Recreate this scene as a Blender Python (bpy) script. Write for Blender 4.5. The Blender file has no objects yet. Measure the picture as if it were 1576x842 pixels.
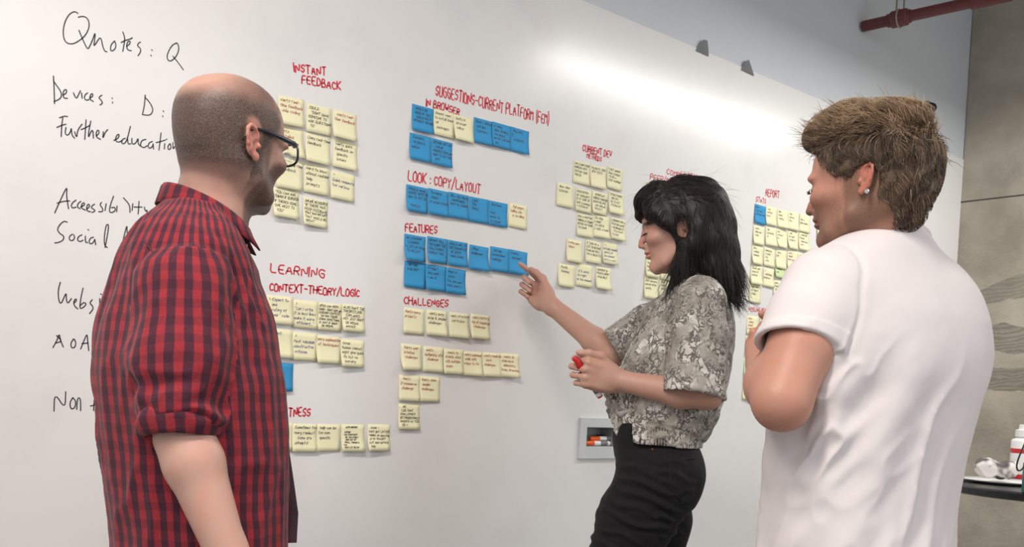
import bpy, bmesh, math, random
import numpy as np
from mathutils import Vector, Matrix

# ------------------------------------------------------------------ camera, light, exposure
SC = bpy.context.scene
COL = SC.collection
H_CAM = 1.15                      # lens height above the floor
F_PX, CY_PX = 1489.4, 641.38      # focal length and height of the optical axis (the photograph is a crop)
YAW, PITCH, ROLL, DIST = 0.8692, -0.0273, 0.0516, 2.3905
PI = math.pi

_F = np.array([math.cos(YAW)*math.cos(PITCH), math.sin(YAW)*math.cos(PITCH), math.sin(PITCH)])
_R0 = np.cross(_F, [0, 0, 1]); _R0 /= np.linalg.norm(_R0); _U0 = np.cross(_R0, _F)
_R = math.cos(ROLL)*_R0 + math.sin(ROLL)*_U0
_U = -math.sin(ROLL)*_R0 + math.cos(ROLL)*_U0
EYE = np.array([0, -DIST, H_CAM])

cam = bpy.data.cameras.new('camera'); cam_o = bpy.data.objects.new('camera', cam); COL.objects.link(cam_o)
cam.sensor_fit = 'HORIZONTAL'; cam.sensor_width = 36.0; cam.lens = 36.0*F_PX/1576.0
cam.shift_y = (CY_PX-421.0)/1576.0
cam.clip_start = 0.05
cam_o.matrix_world = Matrix(((_R[0], _U[0], -_F[0], EYE[0]), (_R[1], _U[1], -_F[1], EYE[1]), (_R[2], _U[2], -_F[2], EYE[2]), (0, 0, 0, 1)))
SC.camera = cam_o

SC.view_settings.view_transform = 'Standard'; SC.view_settings.look = 'None'
SC.view_settings.gamma = 1.0; SC.view_settings.use_curve_mapping = False
SC.view_settings.exposure = -0.14

world = bpy.data.worlds.new('world'); SC.world = world; world.use_nodes = True
world.node_tree.nodes['Background'].inputs[0].default_value = (0.87, 0.93, 1.0, 1)
world.node_tree.nodes['Background'].inputs[1].default_value = 0.72

def area(name, loc, size, target, power, color):
    l = bpy.data.lights.new(name, 'AREA'); l.shape = 'RECTANGLE'; l.size, l.size_y = size; l.energy = power; l.color = color
    o = bpy.data.objects.new(name, l); COL.objects.link(o); o.location = loc
    d = (Vector(target)-Vector(loc)).normalized(); xa = Vector((1, 0, 0)) if abs(d.z) > .9 else Vector((-d.y, d.x, 0)).normalized()   # long side level
    ya = (-d).cross(xa).normalized(); xa = ya.cross(-d)
    o.rotation_euler = Matrix((xa, ya, -d)).transposed().to_euler()
    return o
# long tube fixtures that run beside the board, a broad unseen panel added as ambient fill, and the daylight of the glazed front behind the camera
TUBES_AND_FILL = [((3.92, -1.05, 2.72), 1.9, 0.17, 37, (1.0, 0.985, 0.95)), ((-0.7, -1.7, 3.10), 2.6, 0.30, 118, (1.0, 0.92, 0.86)), ((1.0, -4.4, 3.15), 5.0, 1.6, 108, (1.0, 0.965, 0.94))]  # last entry is the added fill panel, not a tube
for i, (p, ln, wd, e, c) in enumerate(TUBES_AND_FILL):
    area('tube_or_fill_light', p, (ln, wd), (p[0], p[1], 0), e, c)
area('daylight', (4.6, -5.8, 1.7), (3.0, 2.4), (3.0, -0.5, 1.1), 50, (0.90, 0.95, 1.0))

# ------------------------------------------------------------------ helpers
def at(u, v, depth):
    """the point seen at photo pixel (u, v), `depth` metres in front of the lens"""
    return EYE + depth*(_F + _R*((u-788.0)/F_PX) + _U*((CY_PX-v)/F_PX))
def on_board(u, v, y=0.0):
    """the point of the board's plane seen at photo pixel (u, v)"""
    d = _F + _R*((u-788.0)/F_PX) + _U*((CY_PX-v)/F_PX)
    return EYE + d*((y+DIST)/d[1])

def mesh_obj(name, verts, faces, mat=None, parent=None, smooth=False):
    me = bpy.data.meshes.new(name); me.from_pydata([tuple(map(float, v)) for v in verts], [], [tuple(f) for f in faces]); me.update()
    return link(name, me, mat, parent, smooth)
def link(name, me, mat=None, parent=None, smooth=False):
    o = bpy.data.objects.new(name, me); COL.objects.link(o)
    if mat is not None: me.materials.append(mat)
    if parent is not None: o.parent = parent
    if smooth: me.polygons.foreach_set('use_smooth', np.ones(len(me.polygons), dtype=bool))
    return o
def tag(o, label=None, cat=None, group=None, kind=None):
    if label: o['label'] = label
    if cat: o['category'] = cat
    if group: o['group'] = group
    if kind: o['kind'] = kind
    return o
def empty(name, loc, label, cat, group=None):
    o = bpy.data.objects.new(name, None); COL.objects.link(o); o.location = tuple(map(float, loc)); o.empty_display_size = 0.05
    return tag(o, label, cat, group)
def bm_obj(name, bm, mat=None, parent=None, smooth=False):
    bmesh.ops.recalc_face_normals(bm, faces=bm.faces[:])
    me = bpy.data.meshes.new(name); bm.to_mesh(me); bm.free()
    return link(name, me, mat, parent, smooth)
def bm_box(bm, lo, hi, bev=0.0):
    lo, hi = Vector(lo), Vector(hi)
    r = bmesh.ops.create_cube(bm, size=1.0, matrix=Matrix.Translation((lo+hi)/2) @ Matrix.Diagonal((*(hi-lo), 1)))
    if bev:
        es = list({e for v in r['verts'] for e in v.link_edges})
        bmesh.ops.bevel(bm, geom=es, offset=bev, segments=2, affect='EDGES', profile=0.5)
def bm_lathe(bm, prof, M, n=32):
    """revolve a closed-ended (r, z) profile about the z axis of matrix M"""
    rings = []
    for r, z in prof:
        if r < 1e-6: rings.append([bm.verts.new(M @ Vector((0, 0, z)))])
        else: rings.append([bm.verts.new(M @ Vector((r*math.cos(2*PI*i/n), r*math.sin(2*PI*i/n), z))) for i in range(n)])
    for a, b in zip(rings, rings[1:]):
        for i in range(n):
            j = (i+1) % n
            vs = [a[i % len(a)], a[j % len(a)], b[j % len(b)], b[i % len(b)]]
            vs = [v for k, v in enumerate(vs) if v not in vs[:k]]
            if len(vs) > 2: bm.faces.new(vs)
def tube(bm, pts, rad, n=10, caps=True):
    pts = [Vector(p) for p in pts]; rr = rad if hasattr(rad, '__len__') else [rad]*len(pts)
    rings = []; up = None
    for i, p in enumerate(pts):
        t = (pts[min(i+1, len(pts)-1)]-pts[max(i-1, 0)]).normalized()
        if up is None: up = t.orthogonal().normalized()
        up = (up-t*up.dot(t)).normalized(); s = t.cross(up)
        rings.append([bm.verts.new(p+rr[i]*(math.cos(2*PI*k/n)*up+math.sin(2*PI*k/n)*s)) for k in range(n)])
    for a, b in zip(rings, rings[1:]):
        for k in range(n): bm.faces.new((a[k], a[(k+1) % n], b[(k+1) % n], b[k]))
    if caps: bm.faces.new(rings[0][::-1]); bm.faces.new(rings[-1])

# ------------------------------------------------------------------ materials
def new_mat(name):
    m = bpy.data.materials.new(name); m.use_nodes = True
    nt = m.node_tree; return m, nt, nt.nodes['Principled BSDF']
def plain(name, col, rough=0.6, metal=0.0, noise=0.0, scale=40.0, bump=0.0, spec=0.5):
    m, nt, p = new_mat(name)
    p.inputs['Base Color'].default_value = (*col, 1); p.inputs['Roughness'].default_value = rough
    p.inputs['Metallic'].default_value = metal; p.inputs['Specular IOR Level'].default_value = spec
    if noise or bump:
        tc = nt.nodes.new('ShaderNodeTexCoord'); nz = nt.nodes.new('ShaderNodeTexNoise')
        nz.inputs['Scale'].default_value = scale; nz.inputs['Detail'].default_value = 5
        nt.links.new(tc.outputs['Object'], nz.inputs['Vector'])
        if noise:
            mx = nt.nodes.new('ShaderNodeMix'); mx.data_type = 'RGBA'
            mx.inputs[6].default_value = (*[c*(1-noise) for c in col], 1); mx.inputs[7].default_value = (*[min(1, c*(1+noise)) for c in col], 1)
            nt.links.new(nz.outputs['Fac'], mx.inputs[0]); nt.links.new(mx.outputs[2], p.inputs['Base Color'])
        if bump:
            b = nt.nodes.new('ShaderNodeBump'); b.inputs['Strength'].default_value = bump; b.inputs['Distance'].default_value = 0.002
            nt.links.new(nz.outputs['Fac'], b.inputs['Height']); nt.links.new(b.outputs['Normal'], p.inputs['Normal'])
    return m
def srgb(r, g, b):
    f = lambda c: (c/255/12.92) if c/255 <= 0.04045 else ((c/255+0.055)/1.055)**2.4
    return (f(r), f(g), f(b))
def board_mat():
    m, nt, p = new_mat('whiteboard_paint')
    N, L = nt.nodes, nt.links
    tc = N.new('ShaderNodeTexCoord')
    n1 = N.new('ShaderNodeTexNoise'); n1.inputs['Scale'].default_value = 3.1; n1.inputs['Detail'].default_value = 6; n1.inputs['Roughness'].default_value = 0.62
    L.new(tc.outputs['Object'], n1.inputs['Vector'])
    cr = N.new('ShaderNodeValToRGB')
    cr.color_ramp.elements[0].position = 0.26; cr.color_ramp.elements[0].color = (0.74, 0.725, 0.72, 1)
    cr.color_ramp.elements[1].position = 0.47; cr.color_ramp.elements[1].color = (0.80, 0.785, 0.77, 1)
    L.new(n1.outputs['Fac'], cr.inputs[0])
    # rubbed-out pinkish marker ghosts
    n2 = N.new('ShaderNodeTexNoise'); n2.inputs['Scale'].default_value = 2.2; n2.inputs['Detail'].default_value = 3
    mp = N.new('ShaderNodeMapping'); mp.inputs['Location'].default_value = (7.3, 0, 2.2); L.new(tc.outputs['Object'], mp.inputs['Vector']); L.new(mp.outputs[0], n2.inputs['Vector'])
    c2 = N.new('ShaderNodeValToRGB'); c2.color_ramp.elements[0].position = 0.60; c2.color_ramp.elements[1].position = 0.78
    c2.color_ramp.elements[0].color = (0, 0, 0, 1); c2.color_ramp.elements[1].color = (0.45, 0.45, 0.45, 1); L.new(n2.outputs['Fac'], c2.inputs[0])
    mx = N.new('ShaderNodeMix'); mx.data_type = 'RGBA'; mx.inputs[7].default_value = (0.72, 0.58, 0.56, 1)
    L.new(c2.outputs[0], mx.inputs[0]); L.new(cr.outputs[0], mx.inputs[6]); L.new(mx.outputs[2], p.inputs['Base Color'])
    p.inputs['Roughness'].default_value = 0.23; p.inputs['Specular IOR Level'].default_value = 0.6
    # roller-nap orange peel
    n3 = N.new('ShaderNodeTexNoise'); n3.inputs['Scale'].default_value = 190; n3.inputs['Detail'].default_value = 2; L.new(tc.outputs['Object'], n3.inputs['Vector'])
    b = N.new('ShaderNodeBump'); b.inputs['Strength'].default_value = 0.10; b.inputs['Distance'].default_value = 0.0007
    L.new(n3.outputs['Fac'], b.inputs['Height']); L.new(b.outputs['Normal'], p.inputs['Normal'])
    return m
def concrete_mat():
    m, nt, p = new_mat('board_marked_concrete'); N, L = nt.nodes, nt.links
    tc = N.new('ShaderNodeTexCoord')
    n1 = N.new('ShaderNodeTexNoise'); n1.inputs['Scale'].default_value = 2.2; n1.inputs['Detail'].default_value = 9; n1.inputs['Roughness'].default_value = 0.6
    L.new(tc.outputs['Object'], n1.inputs['Vector'])
    cr = N.new('ShaderNodeValToRGB'); e = cr.color_ramp.elements
    e[0].position = 0.3; e[0].color = (*srgb(142, 134, 121), 1); e[1].position = 0.72; e[1].color = (*srgb(190, 182, 166), 1)
    L.new(n1.outputs['Fac'], cr.inputs[0])
    # trowelled darker bands between given heights
    sx = N.new('ShaderNodeSeparateXYZ'); L.new(tc.outputs['Object'], sx.inputs[0])
    def band(z0, z1, sl):
        def math_(op, a, b=None):
            n = N.new('ShaderNodeMath'); n.operation = op
            for i, v in enumerate((a, b)):
                if v is None: continue
                if isinstance(v, (int, float)): n.inputs[i].default_value = v
                else: L.new(v, n.inputs[i])
            return n.outputs[0]
        wob = N.new('ShaderNodeTexNoise'); wob.inputs['Scale'].default_value = 5; wob.inputs['Detail'].default_value = 4; L.new(tc.outputs['Object'], wob.inputs['Vector'])
        z = math_('ADD', sx.outputs[2], math_('MULTIPLY', math_('SUBTRACT', wob.outputs['Fac'], 0.5), 0.10))
        z = math_('ADD', z, math_('MULTIPLY', sx.outputs[1], sl))
        a = math_('GREATER_THAN', z, z0); c = math_('LESS_THAN', z, z1)
        return math_('MULTIPLY', a, c)
    w = N.new('ShaderNodeTexWave'); w.wave_type = 'RINGS'; w.inputs['Scale'].default_value = 7; w.inputs['Distortion'].default_value = 9; w.inputs['Detail'].default_value = 3; w.inputs['Detail Scale'].default_value = 1.3
    mpw = N.new('ShaderNodeMapping'); mpw.inputs['Scale'].default_value = (1, 0.9, 2.2); mpw.inputs['Location'].default_value = (0, 1.1, 0.3); L.new(tc.outputs['Object'], mpw.inputs[0]); L.new(mpw.outputs[0], w.inputs['Vector'])
    col = cr.outputs[0]
    for z0, z1, sl, k in ((1.47, 1.60, 0.0, 0.8), (1.27, 1.39, 0.0, 0.8), (1.66, 1.76, 0.25, 0.65)):
        bnd = band(z0, z1, sl)
        mu = N.new('ShaderNodeMath'); mu.operation = 'MULTIPLY'; mu.inputs[1].default_value = k; L.new(bnd, mu.inputs[0])
        wm = N.new('ShaderNodeMapRange'); wm.inputs[3].default_value = 0.62; wm.inputs[4].default_value = 1.0; L.new(w.outputs['Fac'], wm.inputs[0])
        m2 = N.new('ShaderNodeMath'); m2.operation = 'MULTIPLY'; L.new(mu.outputs[0], m2.inputs[0]); L.new(wm.outputs[0], m2.inputs[1])
        mx = N.new('ShaderNodeMix'); mx.data_type = 'RGBA'; mx.inputs[7].default_value = (*srgb(112, 106, 94), 1)
        L.new(m2.outputs[0], mx.inputs[0]); L.new(col, mx.inputs[6]); col = mx.outputs[2]
    L.new(col, p.inputs['Base Color']); p.inputs['Roughness'].default_value = 0.85
    b = N.new('ShaderNodeBump'); b.inputs['Strength'].default_value = 0.35; b.inputs['Distance'].default_value = 0.01
    n4 = N.new('ShaderNodeTexNoise'); n4.inputs['Scale'].default_value = 35; n4.inputs['Detail'].default_value = 6; L.new(tc.outputs['Object'], n4.inputs['Vector'])
    L.new(n4.outputs['Fac'], b.inputs['Height']); L.new(b.outputs['Normal'], p.inputs['Normal'])
    return m

M_BOARD = board_mat()
M_WALL = plain('matt_wall_paint', (0.60, 0.625, 0.655), 0.75, noise=0.03, scale=6, bump=0.15)
M_CONC = concrete_mat()
M_FLOOR = plain('grey_floor', (0.20, 0.19, 0.18), 0.5, noise=0.15, scale=3)
M_CEIL = plain('ceiling_paint', (0.62, 0.62, 0.62), 0.9, noise=0.03, scale=2)
M_RED_INK = plain('red_ink', srgb(208, 46, 62), 0.55, noise=0.15, scale=120)
M_RED_INK2 = plain('dark_red_ink', srgb(165, 40, 48), 0.55, noise=0.15, scale=120)
M_BLACK_INK = plain('black_ink', (0.035, 0.035, 0.042), 0.5, noise=0.3, scale=120)
M_BLUE_INK = plain('blue_ink', srgb(46, 48, 120), 0.5, noise=0.2, scale=120)
M_GREY_INK = plain('faded_ink', srgb(110, 112, 112), 0.5, noise=0.2, scale=120)
M_NOTE_Y = plain('yellow_note_paper', srgb(241, 236, 196), 0.8, noise=0.03, scale=25)
M_NOTE_B = plain('blue_note_paper', srgb(52, 150, 205), 0.75, noise=0.05, scale=25)
M_NOTE_G = plain('green_note_paper', srgb(212, 226, 170), 0.8, noise=0.03, scale=25)
NOTE_MAT = {'yellow': M_NOTE_Y, 'blue': M_NOTE_B, 'pale green': M_NOTE_G}
INK = {'red': M_RED_INK2, 'black': M_BLACK_INK, 'blue': M_BLUE_INK, 'grey': M_GREY_INK}

# ------------------------------------------------------------------ the room
X0, XC, ZT = -2.2, 4.985, 3.3         # left end of the board wall, its corner with the concrete, ceiling height
Z_BOARD = 2.462                        # top of the dry-wipe paint
HOLE = (2.318, 2.478, 1.094, 1.160)    # marker recess in the wall: x0, x1, z0, z1 (set below)
p_tl, p_bl = on_board(900.4, 657.1), on_board(899.3, 687.5)
hx0 = float((p_tl[0]+p_bl[0])/2); HOLE = (hx0, hx0+0.150, float(p_bl[2]), float(p_tl[2]))

def holed_wall(name, x0, x1, z0, z1, y0, y1, hole, mat):
    bm = bmesh.new(); a, b, c, d = hole
    xs, zs = [x0, a, b, x1], [z0, c, d, z1]
    g = {}
    for yi, y in enumerate((y0, y1)):
        for i, x in enumerate(xs):
            for k, z in enumerate(zs): g[yi, i, k] = bm.verts.new((x, y, z))
    for i in range(3):
        for k in range(3):
            if i == 1 and k == 1: continue
            bm.faces.new((g[0, i, k], g[0, i+1, k], g[0, i+1, k+1], g[0, i, k+1]))
            bm.faces.new((g[1, i, k], g[1, i, k+1], g[1, i+1, k+1], g[1, i+1, k]))
    for i in range(3):
        bm.faces.new((g[0, i, 0], g[1, i, 0], g[1, i+1, 0], g[0, i+1, 0])); bm.faces.new((g[0, i, 3], g[0, i+1, 3], g[1, i+1, 3], g[1, i, 3]))
        bm.faces.new((g[0, 0, i], g[0, 0, i+1], g[1, 0, i+1], g[1, 0, i])); bm.faces.new((g[0, 3, i], g[1, 3, i], g[1, 3, i+1], g[0, 3, i+1]))
    for (i0, k0), (i1, k1) in (((1, 1), (2, 1)), ((2, 1), (2, 2)), ((2, 2), (1, 2)), ((1, 2), (1, 1))):
        bm.faces.new((g[0, i0, k0], g[0, i1, k1], g[1, i1, k1], g[1, i0, k0]))
    return bm_obj(name, bm, mat)
tag(holed_wall('wall_back', X0, XC+0.2, 0, ZT, 0.004, 0.16, HOLE, M_WALL), 'white painted wall that carries the dry-wipe board', kind='structure')
tag(holed_wall('wall_board', X0, XC, 0.0, Z_BOARD, 0.0, 0.004, HOLE, M_BOARD), 'glossy white dry-wipe surface covering the wall', kind='structure')
bm = bmesh.new(); bm_box(bm, (XC, -6.5, 0), (XC+0.2, 0.0, ZT)); wr = bm_obj('wall_right', bm, M_CONC); tag(wr, 'bare grey-brown concrete wall', kind='structure')
# formwork joint in the concrete
pj = (1.15+ (638-284)/F_PX*4.6)
bm = bmesh.new(); bm_box(bm, (XC-0.002, -6.0, pj-0.004), (XC+0.01, 0.0, pj+0.002)); tag(bm_obj('trim_1', bm, plain('dark_joint', srgb(70, 66, 58), 0.9, noise=.1)), 'formwork joint line in the concrete', kind='structure')
bm = bmesh.new(); bm_box(bm, (X0-1, -7, -0.1), (XC+0.2, 0.16, 0)); tag(bm_obj('floor', bm, M_FLOOR), kind='structure')
bm = bmesh.new(); bm_box(bm, (X0-1, -7, ZT), (XC+0.2, 0.16, ZT+0.1)); tag(bm_obj('ceiling', bm, M_CEIL), kind='structure')

# ------------------------------------------------------------------ handwriting
GL = {'A': '02 28 42;14 34', 'B': '02 08 28 37 36 25 05;25 44 43 32 02', 'C': '47 28 17 05 13 22 43', 'D': '02 08 28 46 44 22 02', 'E': '48 08 02 42;05 35', 'F': '48 08 02;05 35',
 'G': '47 28 06 04 22 42 45 25', 'H': '08 02;48 42;05 45', 'I': '08 02', 'J': '38 33 22 03', 'K': '08 02;48 05 42', 'L': '08 02 42', 'M': '02 08 25 48 42', 'N': '02 08 42 48',
 'O': '28 07 03 12 32 43 47 28', 'P': '02 08 38 47 46 35 05', 'Q': '28 07 03 12 32 43 47 28;24 51', 'R': '02 08 38 47 46 35 05;25 42', 'S': '47 38 17 06 15 35 44 33 22 03', 'T': '08 48;28 22',
 'U': '08 03 12 32 43 48', 'V': '08 22 48', 'W': '08 12 26 32 48', 'X': '08 42;48 02', 'Y': '08 25 48;25 22', 'Z': '08 48 02 42',
 'a': '35 26 05 03 12 33 36 32', 'b': '08 02;05 26 35 33 22 03', 'c': '35 26 05 03 12 33', 'd': '38 32;35 16 04 12 33', 'e': '04 34 35 26 05 03 12 33', 'f': '37 28 17 11;05 35',
 'g': '36 16 04 13 34 36 31 10 01', 'h': '08 02;04 26 35 32', 'i': '06 02;08 08', 'j': '16 11 00;18 18', 'k': '08 02;36 04 32', 'l': '08 02', 'm': '06 02;05 16 25 22;25 36 45 42',
 'n': '06 02;04 26 35 32', 'o': '16 04 12 33 35 16', 'p': '06 00;05 26 35 33 12 03', 'q': '36 30;35 16 04 12 33', 'r': '06 02;04 16 36', 's': '36 15 05 34 33 12 02', 't': '18 13 22 32;06 36',
 'u': '06 03 12 33;36 32', 'v': '06 22 36', 'w': '06 12 24 32 46', 'x': '06 32;36 02', 'y': '06 13 33;36 31 10', 'z': '06 36 02 32',
 '2': '07 28 37 36 02 42', '1': '08 02', '-': '05 35', '/': '01 39', '(': '29 16 14 21', ')': '09 16 14 01', ':': '03 03;06 06', '"': '07 08;27 28', "'": '07 08', '?': '07 28 37 36 24;22 22',
 '.': '02 02', ',': '12 01', '&': '42 06 17 28 37 04 13 22 44', '+': '05 45;27 23', '!': '08 04;02 02', '>': '07 35 03', '_': '01 31', '[': '08 02'}
def chaikin(p, it=2):
    for _ in range(it):
        if len(p) < 3: return p
        q = [p[0]]
        for a, b in zip(p, p[1:]): q += [a*0.75+b*0.25, a*0.25+b*0.75]
        q.append(p[-1]); p = q
    return p
def text_strokes(txt, rng, jit=0.25, slant=0.08, it=1):
    """strokes of one line of handwriting, cap height 1, and its width"""
    out, x = [], 0.0
    for ch in txt:
        if ch == ' ': x += 0.42; continue
        g = GL.get(ch)
        if g is None: continue
        s = 1/6.0; dy = rng.uniform(-0.05, 0.05); sc = rng.uniform(0.92, 1.08); w = 0
        for st in g.split(';'):
            pts = []
            for c in st.split():
                px, py = int(c[0]), int(c[1]); w = max(w, px)
                px += rng.uniform(-jit, jit); py += rng.uniform(-jit, jit)
                pts.append(np.array([x+px*s*0.78*sc+(py-2)*s*slant, (py-2)*s*sc+dy]))
            if len(pts) == 2 and np.abs(pts[0]-pts[1]).max() < 0.12: pts[1] = pts[0]+np.array([0.05, -0.06])
            out.append(chaikin(pts, it))
        x += w*s*0.78*sc+0.20
    return out, x-0.20
def ribbon(strokes, width, place):
    """flat ink lines: strokes are 2-D polylines, place(p) lifts a 2-D point into the scene"""
    V, Fc = [], []
    for st in strokes:
        P = np.array(st)
        if len(P) < 2: continue
        keep = [0]+[i for i in range(1, len(P)) if np.linalg.norm(P[i]-P[i-1]) > 1e-7]; P = P[keep]
        if len(P) < 2: continue
        T = np.gradient(P, axis=0); T /= np.linalg.norm(T, axis=1, keepdims=True)+1e-12
        e = width*0.4; P = np.vstack([P[0]-T[0]*e, P, P[-1]+T[-1]*e]); T = np.vstack([T[0], T, T[-1]])
        Nn = np.stack([-T[:, 1], T[:, 0]], 1)*width*0.5
        Nn[0] *= 0.55; Nn[-1] *= 0.55
        b = len(V)
        for a, n in zip(P, Nn): V.append(place(a+n)); V.append(place(a-n))
        for i in range(len(P)-1): k = b+2*i; Fc.append((k, k+1, k+3, k+2))
    return V, Fc
def board_place(p): return (p[0], -0.0006, p[1])
def heading(txt, p0, p1, cap, mat, label, width=0.0052, seed=1, name='heading', group='red headings on the board'):
    rng = random.Random(seed)
    a, b = on_board(*p0)[[0, 2]], on_board(*p1)[[0, 2]]
    c = on_board(p0[0], p0[1]-cap)[[0, 2]]; h = c[1]-a[1]
    st, w = text_strokes(txt, rng, 0.28, 0.04)
    L = np.linalg.norm(b-a); ex = (b-a)/L; ey = np.array([-ex[1], ex[0]])
    S = [[a+ex*(p[0]*L/w)+ey*p[1]*h for p in s] for s in st]
    V, Fc = ribbon(S, width, board_place)
    o = mesh_obj(name, V, Fc, mat)
    return tag(o, label, 'handwriting', group)
HEADS = [('INSTANT', (452.3, 110.3), (501.6, 117), 13), ('FEEDBACK', (464.4, 128.2), (524, 139.2), 12.5), ('SUGGESTIONS-CURRENT PLATFORM (FEM)', (670.4, 147), (844, 191.5), 17),
 ('IN BROWSER', (655.6, 163), (706.6, 177.3), 11), ('LOOK : COPY/LAYOUT', (627.8, 277), (739, 298.4), 15), ('FEATURES', (623.7, 355.6), (672.5, 360), 12), ('CHALLENGES', (621.5, 467.8), (689.7, 472.8), 10.5),
 ('LEARNING', (416, 418.5), (498.7, 428), 13.5), ('CONTEXT-THEORY/LOGIC', (414.4, 447), (552.7, 457.6), 12), ('TNESS', (444.5, 640.9), (477, 640.9), 13.5), ('CURRENT DEV', (896.4, 232.3), (941, 242.7), 10),
 ('METHODS', (903, 242.7), (925.5, 249.2), 7.5), ('COMMUNITY', (1025.6, 268), (1071.7, 277), 8.5), ('PEER/MENTORS', (1000.4, 276.8), (1060, 287), 9), ('REPORT', (1178.3, 301.3), (1199, 304.5), 10),
 ('STATS', (1163.2, 310), (1178.3, 313.7), 7.5), ('VISUALISATION', (1152, 479.6), (1192, 480.5), 6.5)]
WHERE = {'INSTANT': 'at the upper left beside the bald head', 'FEEDBACK': 'below the word INSTANT', 'TNESS': 'low on the board beside the checked shirt'}
for i, (t, a, b, c) in enumerate(HEADS):
    heading(t, a, b, c, M_RED_INK, 'red marker heading reading %s %s' % (t, WHERE.get(t, 'on the board above its sticky notes')), 0.0040 if c > 9 else 0.0032, 40+i)

TRACE1 = {  # black handwriting at the left end of the board, followed stroke by stroke
 'Quotes:': '360,62 345,52 320,65 300,100 291,145 295,180 308,200 335,205 365,190 395,165 412,130 412,100 400,80 380,75 362,80;365,140 375,165 388,195 405,230 415,215 428,185 442,145 437,190 433,215 445,200 462,172 470,185 475,215 485,238 495,240;530,190 515,205 510,225 515,238 530,230 538,210 530,190;568,148 578,175 574,205 568,238;560,197 580,187 605,180 612,175;585,215 600,205 603,190 592,190 585,210 590,232 608,235;650,195 640,200 635,212 648,222 652,235 645,250 638,258;702,230 704,234;698,255 700,259','Q': '818,200 800,205 780,235 772,262 778,282 795,282 815,262 828,232 825,205 815,198;800,260 825,290 848,323',
 'Devices:': '247,352 250,400 252,480;247,375 265,400 282,425 285,445 275,460 250,470;293,440 308,430 308,415 297,415 290,435 295,455 312,455;340,430 352,460 365,435 372,420;377,430 380,455;405,430 392,440 390,458 402,465 412,460;415,455 430,445 428,432 418,438 415,460 432,470;472,440 460,448 458,455 470,465 475,478 462,486;518,453 520,457;520,473 521,477',
 'D:': '672,440 668,490 660,525;670,450 690,470 707,500 705,522 690,535 658,530;755,513 757,517;752,536 754,540',
 'Further': '275,545 300,537 312,540;290,545 285,585 283,632;263,590 285,580 305,575;305,590 300,620 315,628 328,605 330,590 332,625 345,640;345,610 355,640 358,605 375,580 380,575;398,555 395,600 392,645;375,600 400,590 415,580;420,560 410,610 408,640 420,610 430,600 432,640;445,630 460,615 455,600 445,610 445,635 465,645;478,610 475,645 485,615 498,600','education': '527,650 548,640 552,620 540,625 532,650 548,660 565,650;580,640 565,645 562,665 578,665 590,640 603,585;590,640 592,668 605,665;610,640 610,668 628,665 640,635 638,665 648,675;675,645 655,650 648,675 665,685 680,675;705,655 690,660 683,680 695,688 708,675 708,660 710,690;745,615 740,660 735,695;722,660 745,655 765,648;762,665 760,690;770,643 772,646;785,665 775,680 780,695 792,685 788,666;800,660 800,695 812,670 825,690 832,695'}
TRACE2 = {
 'Accessibility': '68,190 90,140 122,72 118,110 125,160 128,172;78,148 105,140 132,138;160,135 145,145 138,160 145,170 160,165;180,140 168,150 165,165 178,172;180,165 198,155 195,145 185,150 182,170 200,178;205,175 220,162 215,150 206,160 206,182 222,185;240,152 228,160 225,168 238,175 242,183 228,188;270,145 262,155 275,170 275,185 258,185;290,150 285,180;322,118 310,150 302,185 315,190 330,180 328,165 312,168;337,160 335,185;365,125 392,155 393,188;405,150 402,180;432,140 430,175 428,195;410,165 445,165;455,165 460,185 468,175 465,200',
 'Social': '122,230 108,225 90,240 78,262 90,280 108,290 105,308 85,318 68,320;145,282 132,290 130,305 142,312 155,300 150,285;185,285 170,292 165,308 178,315 190,308;200,290 200,318 210,318;211,262 214,264;235,295 220,300 215,320 228,325 240,310 240,300 245,328;285,340 295,290 302,240 290,240 282,290 282,330 295,340','A': '360,320 370,280 380,240 380,270 385,300',
 'Websi': '92,490 82,525 85,570 95,585 110,550 118,535 118,570 125,582 140,560;150,580 162,570 160,560 150,570 152,592 168,605;190,515 180,560 175,605 190,600 205,585 195,575 178,590;230,565 218,580 230,590 235,605 218,625;262,560 262,598;267,540 270,543',
 'AoA': '60,772 78,740 88,710 92,740 105,770;76,720 100,745 72,752;150,735 138,750 138,770 150,775 160,760 155,738 148,735;180,778 195,740 208,710 210,745 215,785;185,755 212,752'}
TRACE3 = {'Non': '83,633 84,604 100,630 101,603;112,612 107,620 109,630 115,628 117,618 112,612;118,630 119,612 124,613 124,632','+': '139,625 150,622;145,615 144,632'}
for tr, (ox, oy, s) in ((TRACE1, (0, 0, 3.007)), (TRACE2, (60, 260, 2.8075)), (TRACE3, (0, 0, 1.0))):
    for t, d in tr.items():
        S = [chaikin([on_board(ox+float(q.split(',')[0])/s, oy+float(q.split(',')[1])/s)[[0, 2]] for q in st.split()], 2) for st in d.split(';')]
        V, Fc = ribbon(S, 0.0026, board_place)
        tag(mesh_obj('handwriting', V, Fc, M_BLACK_INK), 'thin black handwriting reading "%s" at the left end of the board' % t, 'handwriting', 'black words on the board')

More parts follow.
